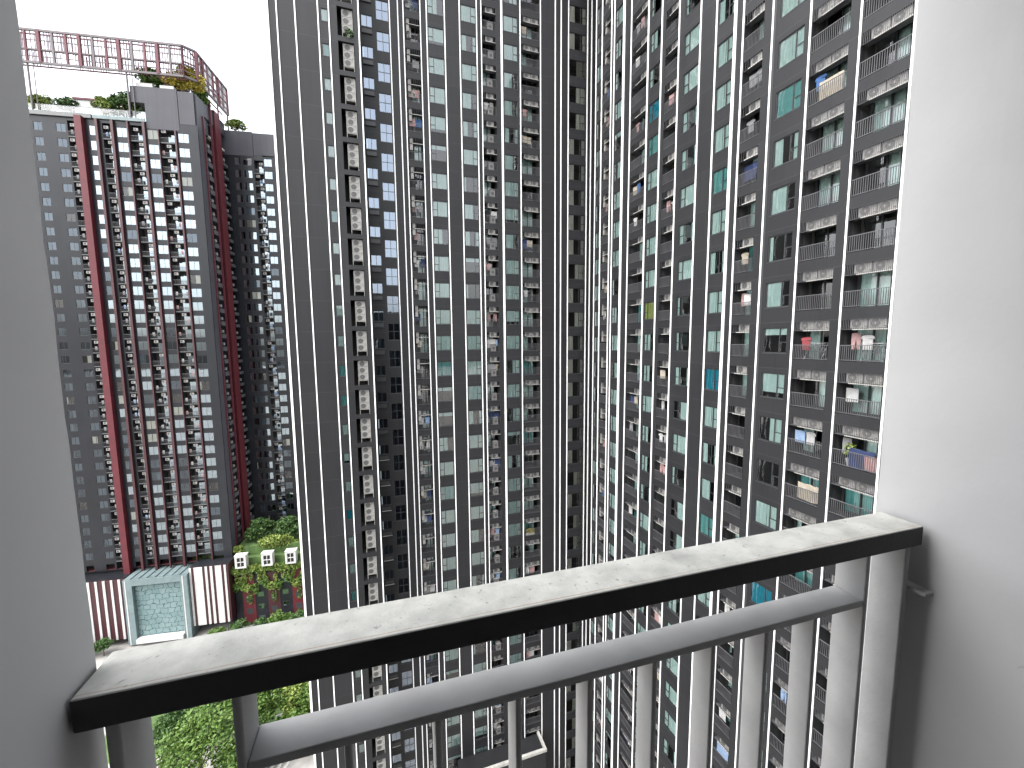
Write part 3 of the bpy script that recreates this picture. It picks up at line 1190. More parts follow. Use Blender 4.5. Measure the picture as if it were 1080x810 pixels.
used = set()
for b in BALC:
    wing, u0, u1, zf, r, where, depth, det = b
    W = u1 - u0
    if proj(wl(wing, u0, 0, zf))[1] > 800:
        continue
    if 'second balcony column left' in where:
        (ox, oy), rz = WINGS[wing]
        if rs.random() < .8:
            loc = rot((u0 + .62 + rs.uniform(-.1, .1), .12, zf), (ox, oy, CZ), rz)
            thing('washing_machine', f'white washing machine behind railing, {ORD[r - 1]} row from top, {where}', 'washing machine', loc, rz, 'washing machines on the ' + where, WM)
    p = .22 if det else .5
    if 'third balcony column left' in where:
        p = .95
    if 'first balcony column left' in where:
        p = .4
    if det and b[4] in (7, 3) and 'second' in where:
        continue
    n = 0
    if rs.random() < p:
        n = rs.choice((1, 1, 2, 2))
    for i in range(n):
        kd = rs.choice(('shirt', 'shirt', 'towel', 'trousers', 'sheet' if rs.random() < .3 else 'towel'))
        cl = rs.choice(['white', 'white', 'white', 'grey', 'grey', 'cream', 'black', 'navy', 'pale blue', 'pink'] if rs.random() < .94 else cols)
        hang(b, kd, cl, min(W - .35, .45 + i * .62 + rs.uniform(-.05, .1)), .62 if kd != 'sheet' else .42, .35 + rs.uniform(-.05, .15))


def bal(where, row):
    for b in BALC:
        if where in b[5] and b[4] == row:
            return b


# particular things the photo shows
b = bal('second balcony column from right', 2) or bal('second balcony column from right', 1)
if b:
    hang(b, 'shirt', 'blue', .5, .75, .25)
    hang(b, 'sheet', 'cream', 1.1, .1, .2)


def at(wing, u, y, z):
    (ox, oy), rz = WINGS[wing]
    return rot((u, y, z), (ox, oy, CZ), rz), rz


R1 = [b for b in BALC if 'rightmost' in b[5]]
R2 = [b for b in BALC if 'second balcony column from right' in b[5]]


def near_row(rows, ypx):
    return min(rows, key=lambda b: abs(proj(wl(b[0], (b[1] + b[2]) / 2, 0, b[3] + .45))[1] - ypx))


b = near_row(R1, 373)
loc, rz = at(b[0], b[1] + .85, .55, b[3])
thing('drying_rack', f'white folding clothes rack on the {ORD[b[4] - 1]} balcony from the top, rightmost column', 'drying rack', loc, rz, None, RK)
b = near_row(R2, 373)
loc, rz = at(b[0], b[1] + .5, .5, b[3])
thing('drying_rack', f'white folding clothes rack on the {ORD[b[4] - 1]} balcony from the top, second column from the right', 'drying rack', loc, rz, None, RK)
hang(b, 'shirt', 'red', .62, .55, .22)
b = near_row(R1, 490)
hang(b, 'sheet', 'navy', 1.25, .02, .25)
hang(b, 'towel', 'pink', 1.85, .05, .14)
pt = thing('potted_plant', 'leafy yellow green potted plant by the railing of a low balcony, rightmost column', 'plant', at(b[0], b[1] + .6, .5, b[3])[0], 0)
m = MB()
m.add([(.14 * math.cos(a * math.pi / 5), .14 * math.sin(a * math.pi / 5), 0) for a in range(10)] + [(.19 * math.cos(a * math.pi / 5), .19 * math.sin(a * math.pi / 5), .38) for a in range(10)],
      [(i, (i + 1) % 10, 10 + (i + 1) % 10, 10 + i) for i in range(10)] + [tuple(range(10, 20))], 'white')
put('pot', m, pt, pt['_loc'])
m = MB()
leaf_blob(m, (0, 0, .85), (.28, .28, .42), 140, .10, 'leaf_l', rs)
put('foliage', m, pt, pt['_loc'])
b = near_row(R2, 540)
hang(b, 'sheet', 'cream', 1.3, .15, .15)
L1 = [b for b in BALC if 'first balcony column left' in b[5]]
b = near_row(L1, 563)
loc, rz = at(b[0], b[1] + .9, .3, b[3])
m = MB()
m.box(-.55, .55, -.1, .15, .0, .24, 'concrete')
pt = thing('potted_plant', 'yellow flowering balcony planter, first balcony column left of corner', 'plant', loc, rz)
put('planter_box', m, pt, loc, rz)
m = MB()
leaf_blob(m, (0, 0, .5), (.6, .25, .32), 200, .09, 'leaf_y', rs)
put('foliage', m, pt, loc, rz)
# small shrub on the leftmost shaft
m = MB()
leaf_blob(m, (0, 0, .35), (.38, .25, .4), 160, .11, 'leaf_b', rs)
for k in range(K1, K0, -1):
    if proj((-.6, CY - 3.4, CZ + 1.46 + k * PITCHZ))[1] > 12:
        break
pt = thing('potted_plant', 'small green shrub in front of the topmost air conditioner stack in the leftmost shaft', 'plant', (-.55, CY - 3.30, CZ + 1.46 + k * PITCHZ), 0)
put('foliage', m, pt, pt['_loc'])
m = MB()
m.box(-.16, .16, -.05, .22, 0.0, .28, 'concrete')
put('pot', m, pt, pt['_loc'])

# ------------------------------------------------------------------ the red finned tower on the left
TR = math.radians(-8)
TL = (-30.73, 104.0, CZ)
lt = thing('condominium_tower', 'dark blue grey condominium tower with red fins and a roof garden, at the left', 'building', (TL[0], TL[1], 0), TR)


def T(p):
    return rot(p, TL, TR)


def lput(name, mb, **k):
    return put(name, mb, lt, TL, TR, **k)


LP = 2.75
LB, LTOP = -47.5, 43.2
lw = MB()
LW = Elem('window', ('pane', 'curtain'))
RV = ['f', 'f', 'q', 'x', 'n', 'fg', 'r', 'x']


def lsolid(x0, x1, z0=LB, z1=LTOP, mt='clad2', y=0.0):
    lw.box(x0, x1, y, y + .3, z0, z1, mt)


def lcol(x0, x1, ztop, h, n, y=0.0, kind='two', zlo=LB, zhi=LTOP, side='l', glass='rglass'):
    for i in range(n):
        z1 = ztop - i * LP
        z0 = z1 - h
        lw.box(x0, x1, y, y + .3, max(z0 - (LP - h), zlo), z0, 'clad2')
        LW.add(wset(round(x1 - x0, 2), h, side, random.choice(RV), glass=glass if random.random() < .82 - .012 * i else random.choice(('lglass', 'lglass', 'lglass', 'dglass')), kind=kind), T((x0, y, z0)), TR, (x1 - x0, h))
    lw.box(x0, x1, y, y + .3, ztop, zhi, 'clad2')


LR = Elem('balcony', ())


def lbal_mb(W):
    """parapet slab, outdoor unit, pale oddments and a glazed door set back"""
    out = []
    for v in range(4):
        m = MB()
        rn = random.Random(v + int(W * 10))
        m.box(0, W, 0, 1.0, -.14, 0, 'clad2')
        m.box(0, W, -.02, .05, 0, .10, 'mull')
        m.box(0, W, .0, .04, .95, 1.0, 'mull')
        for i in range(int(W / .16)):
            m.box(.16 * i + .04, .16 * i + .065, .01, .03, .1, .95, 'rail')
        x = rn.uniform(0.05, max(.06, W - .85))
        m.box(x, x + .78, .08, .38, 1.95, 2.45, 'acw')
        m.disc(x + .3, .076, 2.2, .19, 'acd', 10)
        m.box(x + .0, x + .8, .05, .42, 1.9, 1.945, 'mull')
        m.quad((W * .35, 1.02, .02), (W - .05, 1.02, .02), (W - .05, 1.02, 1.9), (W * .35, 1.02, 1.9), 'rglass')
        curtain(m, W * .35, W - .05, 1.12, .02, 1.9, 'curt', .03)
        for q in range(rn.choice((0, 1, 2))):
            c_ = rn.choice(('cloth_white', 'cloth_white', 'cloth_grey', 'cloth_pale blue', 'cloth_pink'))
            xx = rn.uniform(.05, max(.06, W - .5))
            m.box(xx, xx + .4, .2, .23, .6, 1.35, c_)
        out.append(m)
    return out


def lbalc(x0, x1, n, ztop, y=0.0):
    W = round(x1 - x0, 2)
    key = ('lbal', W)
    if key not in _cache:
        _cache[key] = [((m,), [None]) for m in lbal_mb(W)]
    lw.box(x0, x1, y + 1.3, y + 1.4, LB, ztop + 1.0, 'balc_wall')
    lw.box(x0, x0 + .02, y + .3, y + 1.3, LB, ztop + 1.0, 'balc_wall')
    lw.box(x1 - .02, x1, y + .3, y + 1.3, LB, ztop + 1.0, 'balc_wall')
    for i in range(n):
        LR.add(random.choice(_cache[key]), T((x0 + .02, y, ztop - i * LP - 2.3)), TR, (W, 1.6))
    lw.box(x0 + .03, x1 - .03, y, y + 1.3, ztop + .6, LTOP - .01, 'clad2')


NF = 32
ZW = 41.75
lsolid(-40, -27.7)
lcol(-27.7, -26.3, ZW, 1.5, NF, glass='lglass')
lsolid(-26.3, -24.1)
lcol(-24.1, -22.55, ZW, 1.5, NF, glass='lglass')
lsolid(-22.55, -22.2)
lbalc(-22.2, -20.75, NF, ZW)
lsolid(-20.75, -18.7)
lcol(-18.7, -17.72, ZW, 1.75, NF, kind='one')
lsolid(-17.72, -16.5)
lbalc(-16.5, -14.95, NF, ZW)
lsolid(-14.95, -14.15)
lcol(-14.15, -12.35, ZW, 1.75, NF)
lsolid(-12.35, -11.85)
lbalc(-11.85, -9.65, NF, ZW)
lsolid(-9.65, -8.95)
lcol(-8.95, -7.0, ZW, 1.75, NF)
lsolid(-7.0, -6.8)
lbalc(-6.8, -4.1, NF, ZW)
lsolid(-4.1, -3.6)
lcol(-3.6, -1.72, ZW - .3, 1.75, NF)
lsolid(-1.72, 0)
# blank right-hand side of the front block, then the recess with its balconies
lw.box(-.3, 0, .302, 3.1, LB, 49.2, 'corr')
lw.box(-1.2, -.9, 3.1, 12, LB, 46.4, 'clad2')
lw.box(-.9, -.302, 2.8, 3.098, LB, 46.4, 'clad2')
lw.box(-.9, 0, 3.12, 12, 46.41, 49.2, 'corr')
lput('facade', lw)
lw = MB()
# crown blocks
m = MB()
m.box(-11.2, -3.2, -.05, 5, 46.6, 49.6, 'corr')
m.box(-8.9, -3.2, -.05, 5, 41.9, 46.598, 'corr')
m.box(-3.1, -.302, -.02, 5, 43.21, 49.3, 'corr')
lput('crown_block', m)
m = MB()
m.box(-40, -11.25, .05, 14, 43.2, 43.6, 'concrete')
m.box(-11.2, -.31, 5.01, 14, 43.2, 43.6, 'concrete')
lput('roof', m)
m = MB()
m.quad((-40, 0.0, 43.6), (-9, 0.0, 43.6), (-9, 0.0, 44.9), (-40, 0.0, 44.9), 'glass')
m.box(-40, -9, -.03, .03, 44.9, 44.97, 'mull')
for i in range(21):
    m.box(-39 + i * 1.5, -38.94 + i * 1.5, -.02, .02, 43.6, 44.9, 'white')
m.box(-40, -18, -.35, -.04, 42.95, 43.7, 'mull')
m.box(-17.8, -9, -.30, -.04, 43.0, 43.6, 'teal_frame')
lput('roof_balustrade', m)
# white slatted roof enclosure
m = MB()
for i in range(60):
    x = -39 + i * .52
    m.box(x, x + .12, 3.0, 3.08, 43.6, 46.4, 'white' if i % 3 else 'beam')
m.box(-39.2, -8.9, 3.0, 3.1, 46.4, 46.6, 'beam')
m.box(-21.8, -17.2, 1.6, 2.9, 43.6, 47.0, 'white')
m.box(-21.9, -13.5, 1.4, 2.95, 47.0, 47.35, 'pink')
lput('roof_screen', m)
# red fins
for x0, x1, d, mt, zt in ((-20.5, -19.35, .9, 'red', 43.1), (-17.42, -17.0, .5, 'maroon', 42.9), (-14.85, -14.4, .5, 'maroon', 42.9), (-12.2, -11.95, .35, 'maroon', 42.9),
                          (-9.55, -9.1, .4, 'maroon', 42.9), (-6.98, -6.82, .3, 'maroon', 41.8), (-4.05, -3.75, .35, 'maroon', 41.8)):
    m = MB()
    m.box(x0, x1, -d, .0, LB - 2.6, zt, mt)
    lput('fin', m)
for y0, y1, x0, x1, mt, zt in ((2.1, 2.4, 0.002, .2, 'red', 46), (6.9, 9.3, -.28, .3, 'red', 49.6), (5.2, 5.45, 0.002, .35, 'pink', 50.8)):
    m = MB()
    m.box(x0, x1, y0, y1, LB, zt, mt)
    lput('fin', m)
# lattice crown round the roof garden
m = MB()
zb, zt = 52.0, 57.6
runs = [((-40, -.3), (-1.5, -.3)), ((-1.5, -.3), (.2, 1.2)), ((.2, 1.2), (.2, 14))]
for (xa, ya), (xb, yb) in runs:
    L = math.hypot(xb - xa, yb - ya)
    nx, ny = (xb - xa) / L, (yb - ya) / L
    for z, r in ((zb, .26), (zt, .26), (zb + 2.3, .17), (zb + 3.9, .10), (zb + 1.1, .10)):
        m.bar((xa, ya, z), (xb, yb, z), r, 'beam', 4)
    n = max(1, int(L / 2.1))
    for i in range(n + 1):
        x, y = xa + nx * L * i / n, ya + ny * L * i / n
        m.bar((x, y, zb), (x, y, zt), .34 if i % 3 == 1 else .24, 'beam' if i % 3 == 2 else 'pink', 4)
        if i < n:
            for j in range(1, 5):
                q = (i + j / 5) / n
                x, y = xa + nx * L * q, ya + ny * L * q
                za, zc = random.choice(((zb, zb + 2.3), (zb + 2.3, zt), (zb, zt), (zb + 2.3, zt)))
                m.bar((x, y, za), (x, y, zc), .07, 'beam' if j % 2 else 'pink', 4)
                m.bar((x, y + .9, za), (x, y + .9, zc), .06, 'pink', 4)
    # the second plane of the lattice, behind
    ox, oy = -ny * 1.2 * (1 if ny == 0 else 1), (1.2 if ny == 0 else 0)
    for z in (zb, zt, zb + 2.8):
        m.bar((xa - (1.2 if nx == 0 else 0), ya + oy, z), (xb - (1.2 if nx == 0 else 0), yb + oy, z), .14, 'pink', 4)
for x in (-27.3, -11.4):
    m.bar((x, -.2, 43.6), (x, -.2, zb), .16, 'beam', 6)
    m.bar((x + .9, -.2, 43.6), (x + .9, -.2, zb), .08, 'beam', 6)
for y in (9, 13.5):
    m.bar((.2, y, 43.6), (.2, y, zb), .16, 'pink', 6)
lput('roof_lattice', m)
m = MB()
m.box(-8.3, -4.2, 3.5, 6.5, 49.6, 54.2, 'pink')
for i in range(9):
    m.box(-8.3 + i * .5, -8.22 + i * .5, 3.38, 3.498, 49.6, 54.5, 'red')
for z in (50.6, 51.9, 53.2):
    m.box(-8.4, -4.1, 3.33, 3.378, z, z + .12, 'beam')
lput('red_roof_structure', m)
m = MB()
m.box(-10.4, -7.5, .4, 1.8, 49.6, 50.5, 'white')
m.box(-6.2, -3.8, .3, 1.7, 49.6, 50.3, 'white')
lput('roof_planter', m)
# the lower rear wing on its right
WY = 12.0
lsolid(-1.2, 1.6, y=WY)
NW = 32
lw.box(1.6, 1.62, WY, WY + .3, LB, 42.6, 'clad2')
lcol(1.62, 2.82, ZW + .45, 1.65, NW, WY, 'one', zhi=42.6)
lsolid(2.82, 3.28, y=WY, z1=42.6)
lcol(3.28, 5.15, ZW + .45, 1.65, NW, WY, zhi=42.6)
lsolid(5.15, 5.65, y=WY, z1=42.6)
lbalc(5.65, 7.55, NW, ZW - .6, WY)
lsolid(7.55, 7.75, y=WY, z1=42.6)
lcol(7.75, 9.42, ZW + .45, 1.65, NW, WY, zhi=42.6)
lsolid(9.42, 14, y=WY, z1=42.6)
lput('facade', lw)
m = MB()
m.box(-1.3, 5.62, WY - .06, WY + 6, 42.605, 47.9, 'corr')
m.box(5.70, 14, WY - .03, WY + 6, 42.9, 47.7, 'corr')
lput('crown_block', m)
# narrow dark balconies in the side recess
m = MB()
for i in range(NF):
    z = ZW - i * LP - 2.2
    m.box(-.88, .05, 3.3, 5.15, z - .15, z, 'clad2')
    m.box(.0, .05, 3.3, 5.15, z, z + .9, 'rail')
    m.box(-.5, -.1, 3.9, 4.6, z + 1.2, z + 1.8, 'acw')
    m.box(-.88, .3, 9.7, 11.7, z - .15, z + .5, 'rail')
    m.box(-.5, .1, 10.2, 10.8, z + 1.0, z + 1.6, 'acw')
lput('side_balcony', m, kind='stuff')
m = MB()
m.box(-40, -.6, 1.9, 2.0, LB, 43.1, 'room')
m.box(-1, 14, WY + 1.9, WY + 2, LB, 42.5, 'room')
m.box(-40, -.31, .31, 14, LB - .2, LB - .002, 'maroon')
m.box(-40, -.7, 1.0, 14, -CZ, LB - .21, 'clad2')
m.box(-1.2, 14, WY + .3, WY + 6, -CZ, LB - .21, 'clad2')
lput('interior', m)
LW.build(lt)
LR.build(lt)

# ------------------------------------------------------------------ podium: striped screens, mosaic portal, planted annex
PO = -3.0


def strip_screen(name, label, x0, x1, z0, z1, widths, y=PO):
    m = MB()
    m.box(x0, x1, y + .12, 2.5, z0 + .02, z1 - .02, 'maroon')
    m.box(x0, x1, y + .3, 2.5, z1 - .018, z1 + .1, 'clad2')
    x = x0
    i = 0
    while x < x1 - .05:
        wd = widths[i % len(widths)]
        m.box(x, min(x + wd, x1), y, y + .118, z0, z1, 'white')
        x += wd + (.95 if x0 < -20 else .5)
        i += 1
    thing(name, label, 'wall', TL, TR, 'striped screen walls either side of the portal', m)


strip_screen('striped_screen_wall', 'maroon wall with evenly spaced white vertical fins, left of the pale blue portal', -30, -19.3, -61.5, -48.4, (.42, .45, .4, .44))
strip_screen('striped_screen_wall', 'maroon wall with broad and narrow white fins, right of the pale blue portal', -7.2, .25, -60.4, -47.4, (.4, 1.6, .45, .5, 1.2))
po = thing('portal', 'pale blue framed portal with a cracked mosaic glass panel in the podium', 'portal', TL, TR)
m = MB()
m.box(-19.1, -17.5, PO - .7, 1.5, -62.6, -48.4, 'teal_frame')
m.box(-8.6, -7.3, PO - .7, 1.5, -62.6, -48.4, 'teal_frame')
m.box(-17.498, -8.602, PO - .7, 1.5, -49.7, -48.4, 'teal_frame')
for x in (-19.12, -8.62):
    m.box(x + .35, x + .55, PO - .74, PO - .702, -62.5, -48.5, 'white')
put('frame', m, po, TL, TR)
m = MB()
m.box(-17.45, -8.65, PO + .1, PO + .3, -61.3, -49.75, 'mosaic')
put('mosaic_panel', m, po, TL, TR)
m = MB()
m.box(-17.4, -8.7, PO - 1.2, PO + .05, -62.2, -61.3, 'white')
put('sill', m, po, TL, TR)
m = MB()
for i in range(8):
    m.box(-18.8 + i * 1.5, -17.7 + i * 1.5, PO - .5, .9, -48.39, -48.2, 'teal_frame')
put('roof_panels', m, po, TL, TR)

an = thing('planted_annex', 'low dark annex with red panels, white dormers and plants spilling from its roof', 'building', TL, TR)
AY = -1.0
m = MB()
m.box(.4, 20, AY, 9, -CZ, -50.2, 'clad2')
put('wall', m, an, TL, TR)
m = MB()
m.box(.4, 20, AY + .6, 9, -50.19, -47.6, 'grass')
m.box(.5, 20, AY + 2.0, 9, -47.59, -45.6, 'grass')
put('roof', m, an, TL, TR)
for i, x in enumerate((1.9, 7.0, 12.1, 17.0)):
    m = MB()
    m.box(x, x + 2.5, AY - .06, AY - .002, -62.5, -51.0, 'red' if i % 2 == 0 else 'maroon')
    for z in (-53.4, -56.2, -59.0):
        m.box(x + .6, x + 1.9, AY - .09, AY - .062, z - 1.3, z, 'frame')
    put('red_panel', m, an, TL, TR)
for x in (4.9, 10.0, 15.0):
    for z in (-52.6, -55.4, -58.2, -61.0):
        m = MB()
        m.box(x, x + 1.3, AY - .04, AY - .002, z - 1.2, z, 'frame')
        m.quad((x + .1, AY - .05, z - 1.1), (x + 1.2, AY - .05, z - 1.1), (x + 1.2, AY - .05, z - .1), (x + .1, AY - .05, z - .1), 'rglass')
        put('window', m, an, TL, TR)
for x in (1.1, 6.4, 11.2, 16.0):
    m = MB()
    z = -48.9
    x += .25
    m.box(x, x + 2.2, AY - 1.3, AY - 1.0, z, z + .3, 'white')
    m.box(x, x + 2.2, AY - 1.3, AY - 1.0, z + 2.4, z + 2.8, 'white')
    m.box(x, x + .42, AY - 1.3, AY - 1.0, z + .3, z + 2.4, 'white')
    m.box(x + 1.78, x + 2.2, AY - 1.3, AY - 1.0, z + .3, z + 2.4, 'white')
    m.box(x + .42, x + 1.78, AY - 1.28, AY - 1.05, z + 1.3, z + 1.42, 'white')
    m.box(x + 1.04, x + 1.16, AY - 1.27, AY - 1.06, z + .3, z + 2.4, 'white')
    m.box(x - .06, x + 2.26, AY - 1.36, AY + .2, z + 2.8, z + 2.9, 'white')
    m.box(x + .05, x + 2.15, AY - .98, AY + .2, z, z + 2.79, 'concrete')
    m.box(x + .40, x + 1.80, AY - 1.0, AY - .985, z + .25, z + 2.5, 'black')
    put('dormer', m, an, TL, TR)


# ------------------------------------------------------------------ plants
def crown_mb(rx, ry, rz, nc, nl, size, mt, seed, base=.2):
    rn = random.Random(seed)
    m = MB()
    for i in range(nc):
        a = rn.uniform(0, 2 * math.pi)
        h = rn.uniform(-.55, 1)
        rr = math.sqrt(max(0, 1 - h * h * .9)) * rn.uniform(.25, .85)
        c = (rx * rr * math.cos(a), ry * rr * math.sin(a), rz * h * .75)
        s = rn.uniform(.26, .42)
        leaf_blob(m, c, (rx * s, ry * s, rz * s * .8), nl, size, mt, rn)
    return m


def tree(name, label, cat, base, rz_, h, rad, mt, seed, size=.22, nc=34, nl=70, group=None):
    o = thing(name, label, cat, base, 0, group)
    m = MB()
    rn = random.Random(seed)
    hh = h * .55
    n = 8
    V = []
    for k, (z, r) in enumerate(((0, .30), (hh * .3, .22), (hh, .14))):
        for i in range(n):
            a = 2 * math.pi * i / n
            V.append((r * math.cos(a) * h / 9 + .1 * k * (rn.random() - .5), r * math.sin(a) * h / 9, z))
    Fc = [(k * n + i, k * n + (i + 1) % n, (k + 1) * n + (i + 1) % n, (k + 1) * n + i) for k in range(2) for i in range(n)]
    m.add(V, Fc, 'bark')
    for i in range(6):
        a = i * 1.05 + rn.random()
        m.bar((0, 0, hh * rn.uniform(.6, 1)), (rad * .6 * math.cos(a), rad * .6 * math.sin(a), h * rn.uniform(.65, .85)), .05 * h / 8, 'bark', 5)
    put('trunk', m, o, base)
    m = crown_mb(rad, rad * .95, h * .36, nc, nl, size, mt, seed)
    put('crown', m, o, (base[0], base[1], base[2] + h * .66))
    return o


trees = [
    ((-24.6, 63.5, 0), 12.0, 5.6, 'leaf_a', 'broad fresh green tree just below the left end of the handrail'),
    ((-19.6, 61.5, 0), 8.0, 3.0, 'leaf_a', 'fresh green tree below the handrail, beside the curved pale steps'),
    ((-31.0, 72.5, 0), 6.5, 2.8, 'leaf_b', 'darker round tree behind the broad fresh green tree, farthest left'),
    ((-26.0, 73.0, 0), 7.0, 3.0, 'leaf_b', 'dark tree behind the broad fresh green tree, beside the painted road markings'),
    ((-21.2, 71.5, 0), 8.5, 3.4, 'leaf_a', 'leftmost tree of the clump seen between handrail and middle rail'),
    ((-17.6, 71.5, 0), 9.5, 3.9, 'leaf_a', 'second tree of the clump between handrail and middle rail'),
    ((-13.6, 71.5, 0), 9.0, 3.8, 'leaf_l', 'pale green tree in the clump between handrail and middle rail'),
    ((-10.4, 70.5, 0), 9.0, 3.6, 'leaf_a', 'green tree against the left edge of the white finned tower, low down'),
    ((-17.0, 67.0, 0), 5.5, 3.2, 'leaf_b', 'low dark tree in front of the clump below the handrail'),
    ((-13.0, 67.0, 0), 6.0, 3.3, 'leaf_a', 'low bright tree in front of the clump, beside the white finned tower'),
]
for i, (b_, h_, r_, mt_, lab) in enumerate(trees):
    tree('tree', lab, 'tree', b_, 0, h_, r_, mt_, 40 + i, .27, 52, 110, 'trees at the foot of the towers')
# a row at the foot of the annex and of the left screen
foot = [(-1.5, -6.0, 3.4, 2.0, 'dark bush at the right foot of the striped screen'), (2.2, -4.2, 3.3, 2.0, 'bush under the first red panel of the annex'),
        (6.2, -4.0, 2.8, 1.8, 'low bush under the second dormer of the annex'), (10.2, -4.0, 4.2, 2.3, 'taller round tree at the right foot of the annex'),
        (14.0, -4.5, 4.0, 2.2, 'tree beside the white corner fin at the foot of the annex'), (-22.5, -5.4, 3.4, 1.8, 'bush at the foot of the left striped screen, nearest the portal'),
        (-25.6, -5.6, 3.6, 2.0, 'bush at the foot of the left striped screen, beside the balcony wall'), (-28.6, -5.6, 3.6, 2.0, 'bush at the foot of the left striped screen, half behind the balcony wall')]
for i, (x, y, h_, r_, lab) in enumerate(foot):
    p = T((x, y, -CZ))
    tree('tree', lab, 'tree', p, 0, h_, r_, 'leaf_b' if i % 3 else 'leaf_a', 60 + i, .24, 22, 60, 'bushes along the podium foot')


def shrub(label, x, y, z, rx, ry, rz_, mt, seed, size=.22, nc=16, nl=60, group='plants on the roof garden', name='shrub', trunk=True):
    p = T((x, y, z))
    o = thing(name, label, 'plant', p, TR, group)
    if z > 0:
        rx, rz_ = rx * 1.3, rz_ * 1.15
    m = crown_mb(rx, ry, rz_, int(nc * 1.4), int(nl * 1.3), size * 1.1, mt, seed)
    put('foliage', m, o, (p[0], p[1], p[2] + rz_ * .9 + .3), TR)
    m = MB()
    for i in range(4):
        a = i * 1.6 + seed
        m.bar((0, 0, 0), (rx * .4 * math.cos(a), ry * .4 * math.sin(a), rz_ * 1.1 + .3), .06, 'bark', 5)
    put('stem', m, o, p, TR)


shrub('leftmost feathery shrub on the roof garden, beside the pale balcony wall', -27.0, 1.6, 43.6, 2.2, 1.5, 1.6, 'leaf_l', 1)
shrub('dark shrub in the second planter from the left on the roof garden', -22.8, 1.4, 43.6, 1.8, 1.4, 1.5, 'leaf_b', 2)
shrub('feathery pale shrub in the middle of the roof garden', -15.9, 1.3, 43.9, 1.9, 1.4, 1.9, 'leaf_l', 3, .26)
shrub('bushy dark green tree on the roof garden, left of the crown block', -12.6, 1.3, 43.6, 2.4, 1.6, 2.3, 'leaf_b', 4, .26, 22)
shrub('green shrub on top of the crown block, left of the red roof structure', -8.6, 1.6, 49.6, 1.9, 1.4, 1.9, 'leaf_a', 5, .24, 20)
shrub('large golden shrub at the roof corner of the left tower', -2.6, 2.2, 49.4, 2.9, 2.0, 2.6, 'leaf_y', 6, .26, 28, 70)
shrub('green climber trailing behind the golden shrub at the roof corner', -.9, 5.0, 48.4, 1.0, 2.6, 1.7, 'leaf_a', 7, .22, 18)
shrub('small pale palm like shrub on the lower rear wing roof', 2.0, 13.2, 47.7, 1.9, 1.3, 1.3, 'leaf_l', 8, .3, 12, 40)
shrub('dark rounded tree on the annex roof, farthest back', 4.8, 3.8, -45.6, 3.4, 2.2, 2.6, 'leaf_b', 9, .3, 26, 70, 'trees on the annex roof')
shrub('second dark tree on the annex roof, next to the white corner fin', 10.6, 3.6, -45.6, 3.4, 2.2, 2.5, 'leaf_b', 10, .3, 26, 70, 'trees on the annex roof')
shrub('pale green mound of foliage on the annex roof behind the dormers', 9.0, 1.4, -47.0, 4.2, 1.6, 1.7, 'leaf_l', 11, .28, 34, 80, 'trees on the annex roof')
shrub('low pale shrub on the annex roof left of the first dormer', .8, .8, -47.6, 1.4, 1.2, 1.1, 'leaf_l', 12, .24, 12, 60, 'trees on the annex roof')
shrub('dark tree behind the white corner fin on the annex roof', 15.5, 3.4, -45.6, 3.4, 2.2, 2.5, 'leaf_b', 13, .3, 26, 70, 'trees on the annex roof')
m = MB()
rn = random.Random(5)
for i in range(34):
    x = .6 + i * .55
    leaf_blob(m, (x, AY - .5, -49.6 + rn.uniform(-.5, .3)), (.75, .6, .8), 130, .26, 'leaf_l' if i % 3 else 'leaf_a', rn)
    if rn.random() < .6:
        leaf_blob(m, (x, AY - .35, -51.2 - rn.uniform(0, 1.2)), (.4, .25, 1.1), 70, .24, 'leaf_l', rn)
for x in (.8, 2.2, 4.6, 6.9, 9.4, 11.8, 14.2):
    leaf_blob(m, (x, AY - .4, -52.3 - rn.uniform(0, 2.5)), (.9, .35, 1.3), 150, .25, 'leaf_a', rn)
for x in (2.6, 7.7, 12.9):
    leaf_blob(m, (x + .3, AY - .4, -54.0), (1.1, .4, 1.0), 220, .26, 'leaf_l', rn)
    leaf_blob(m, (x + .8, AY - .4, -56.5), (.6, .35, 1.4), 90, .2, 'leaf_a', rn)
put('hanging_foliage', m, None, TL, TR, kind='stuff', label='curtain of green creepers hanging over the annex wall', category='creepers')
m = MB()
for i in range(26):
    leaf_blob(m, (-8 + i * .42, 1.2 + rn.uniform(-.4, .4), -47.2), (.5, .6, .45), 40, .2, 'leaf_a', rn)
put('roof_foliage', m, None, TL, TR, kind='stuff', label='low green planting along the top of the right striped screen', category='plants')

# maroon garden wall below
m = MB()
m.box(-4, 4, -.12, .12, 0, 1.5, 'maroon')
m.box(-4.05, 4.05, -.16, .16, 1.502, 1.62, 'pink')
for i in range(6):
    m.box(-3.7 + i * 1.4, -3.4 + i * 1.4, -.135, -.122, .3, 1.3, 'white')
thing('garden_wall', 'low maroon garden wall with a pale coping beside the trees', 'wall', (-32.5, 75.2, .12), math.radians(20), None, m)


# ------------------------------------------------------------------ own building: the balcony
ob = thing('apartment_building', 'pale grey plastered building around the viewer, its balcony walls framing both picture edges', 'building', (0, 0, 0))
XL, XR, YE = -0.385, 1.252, 0.712


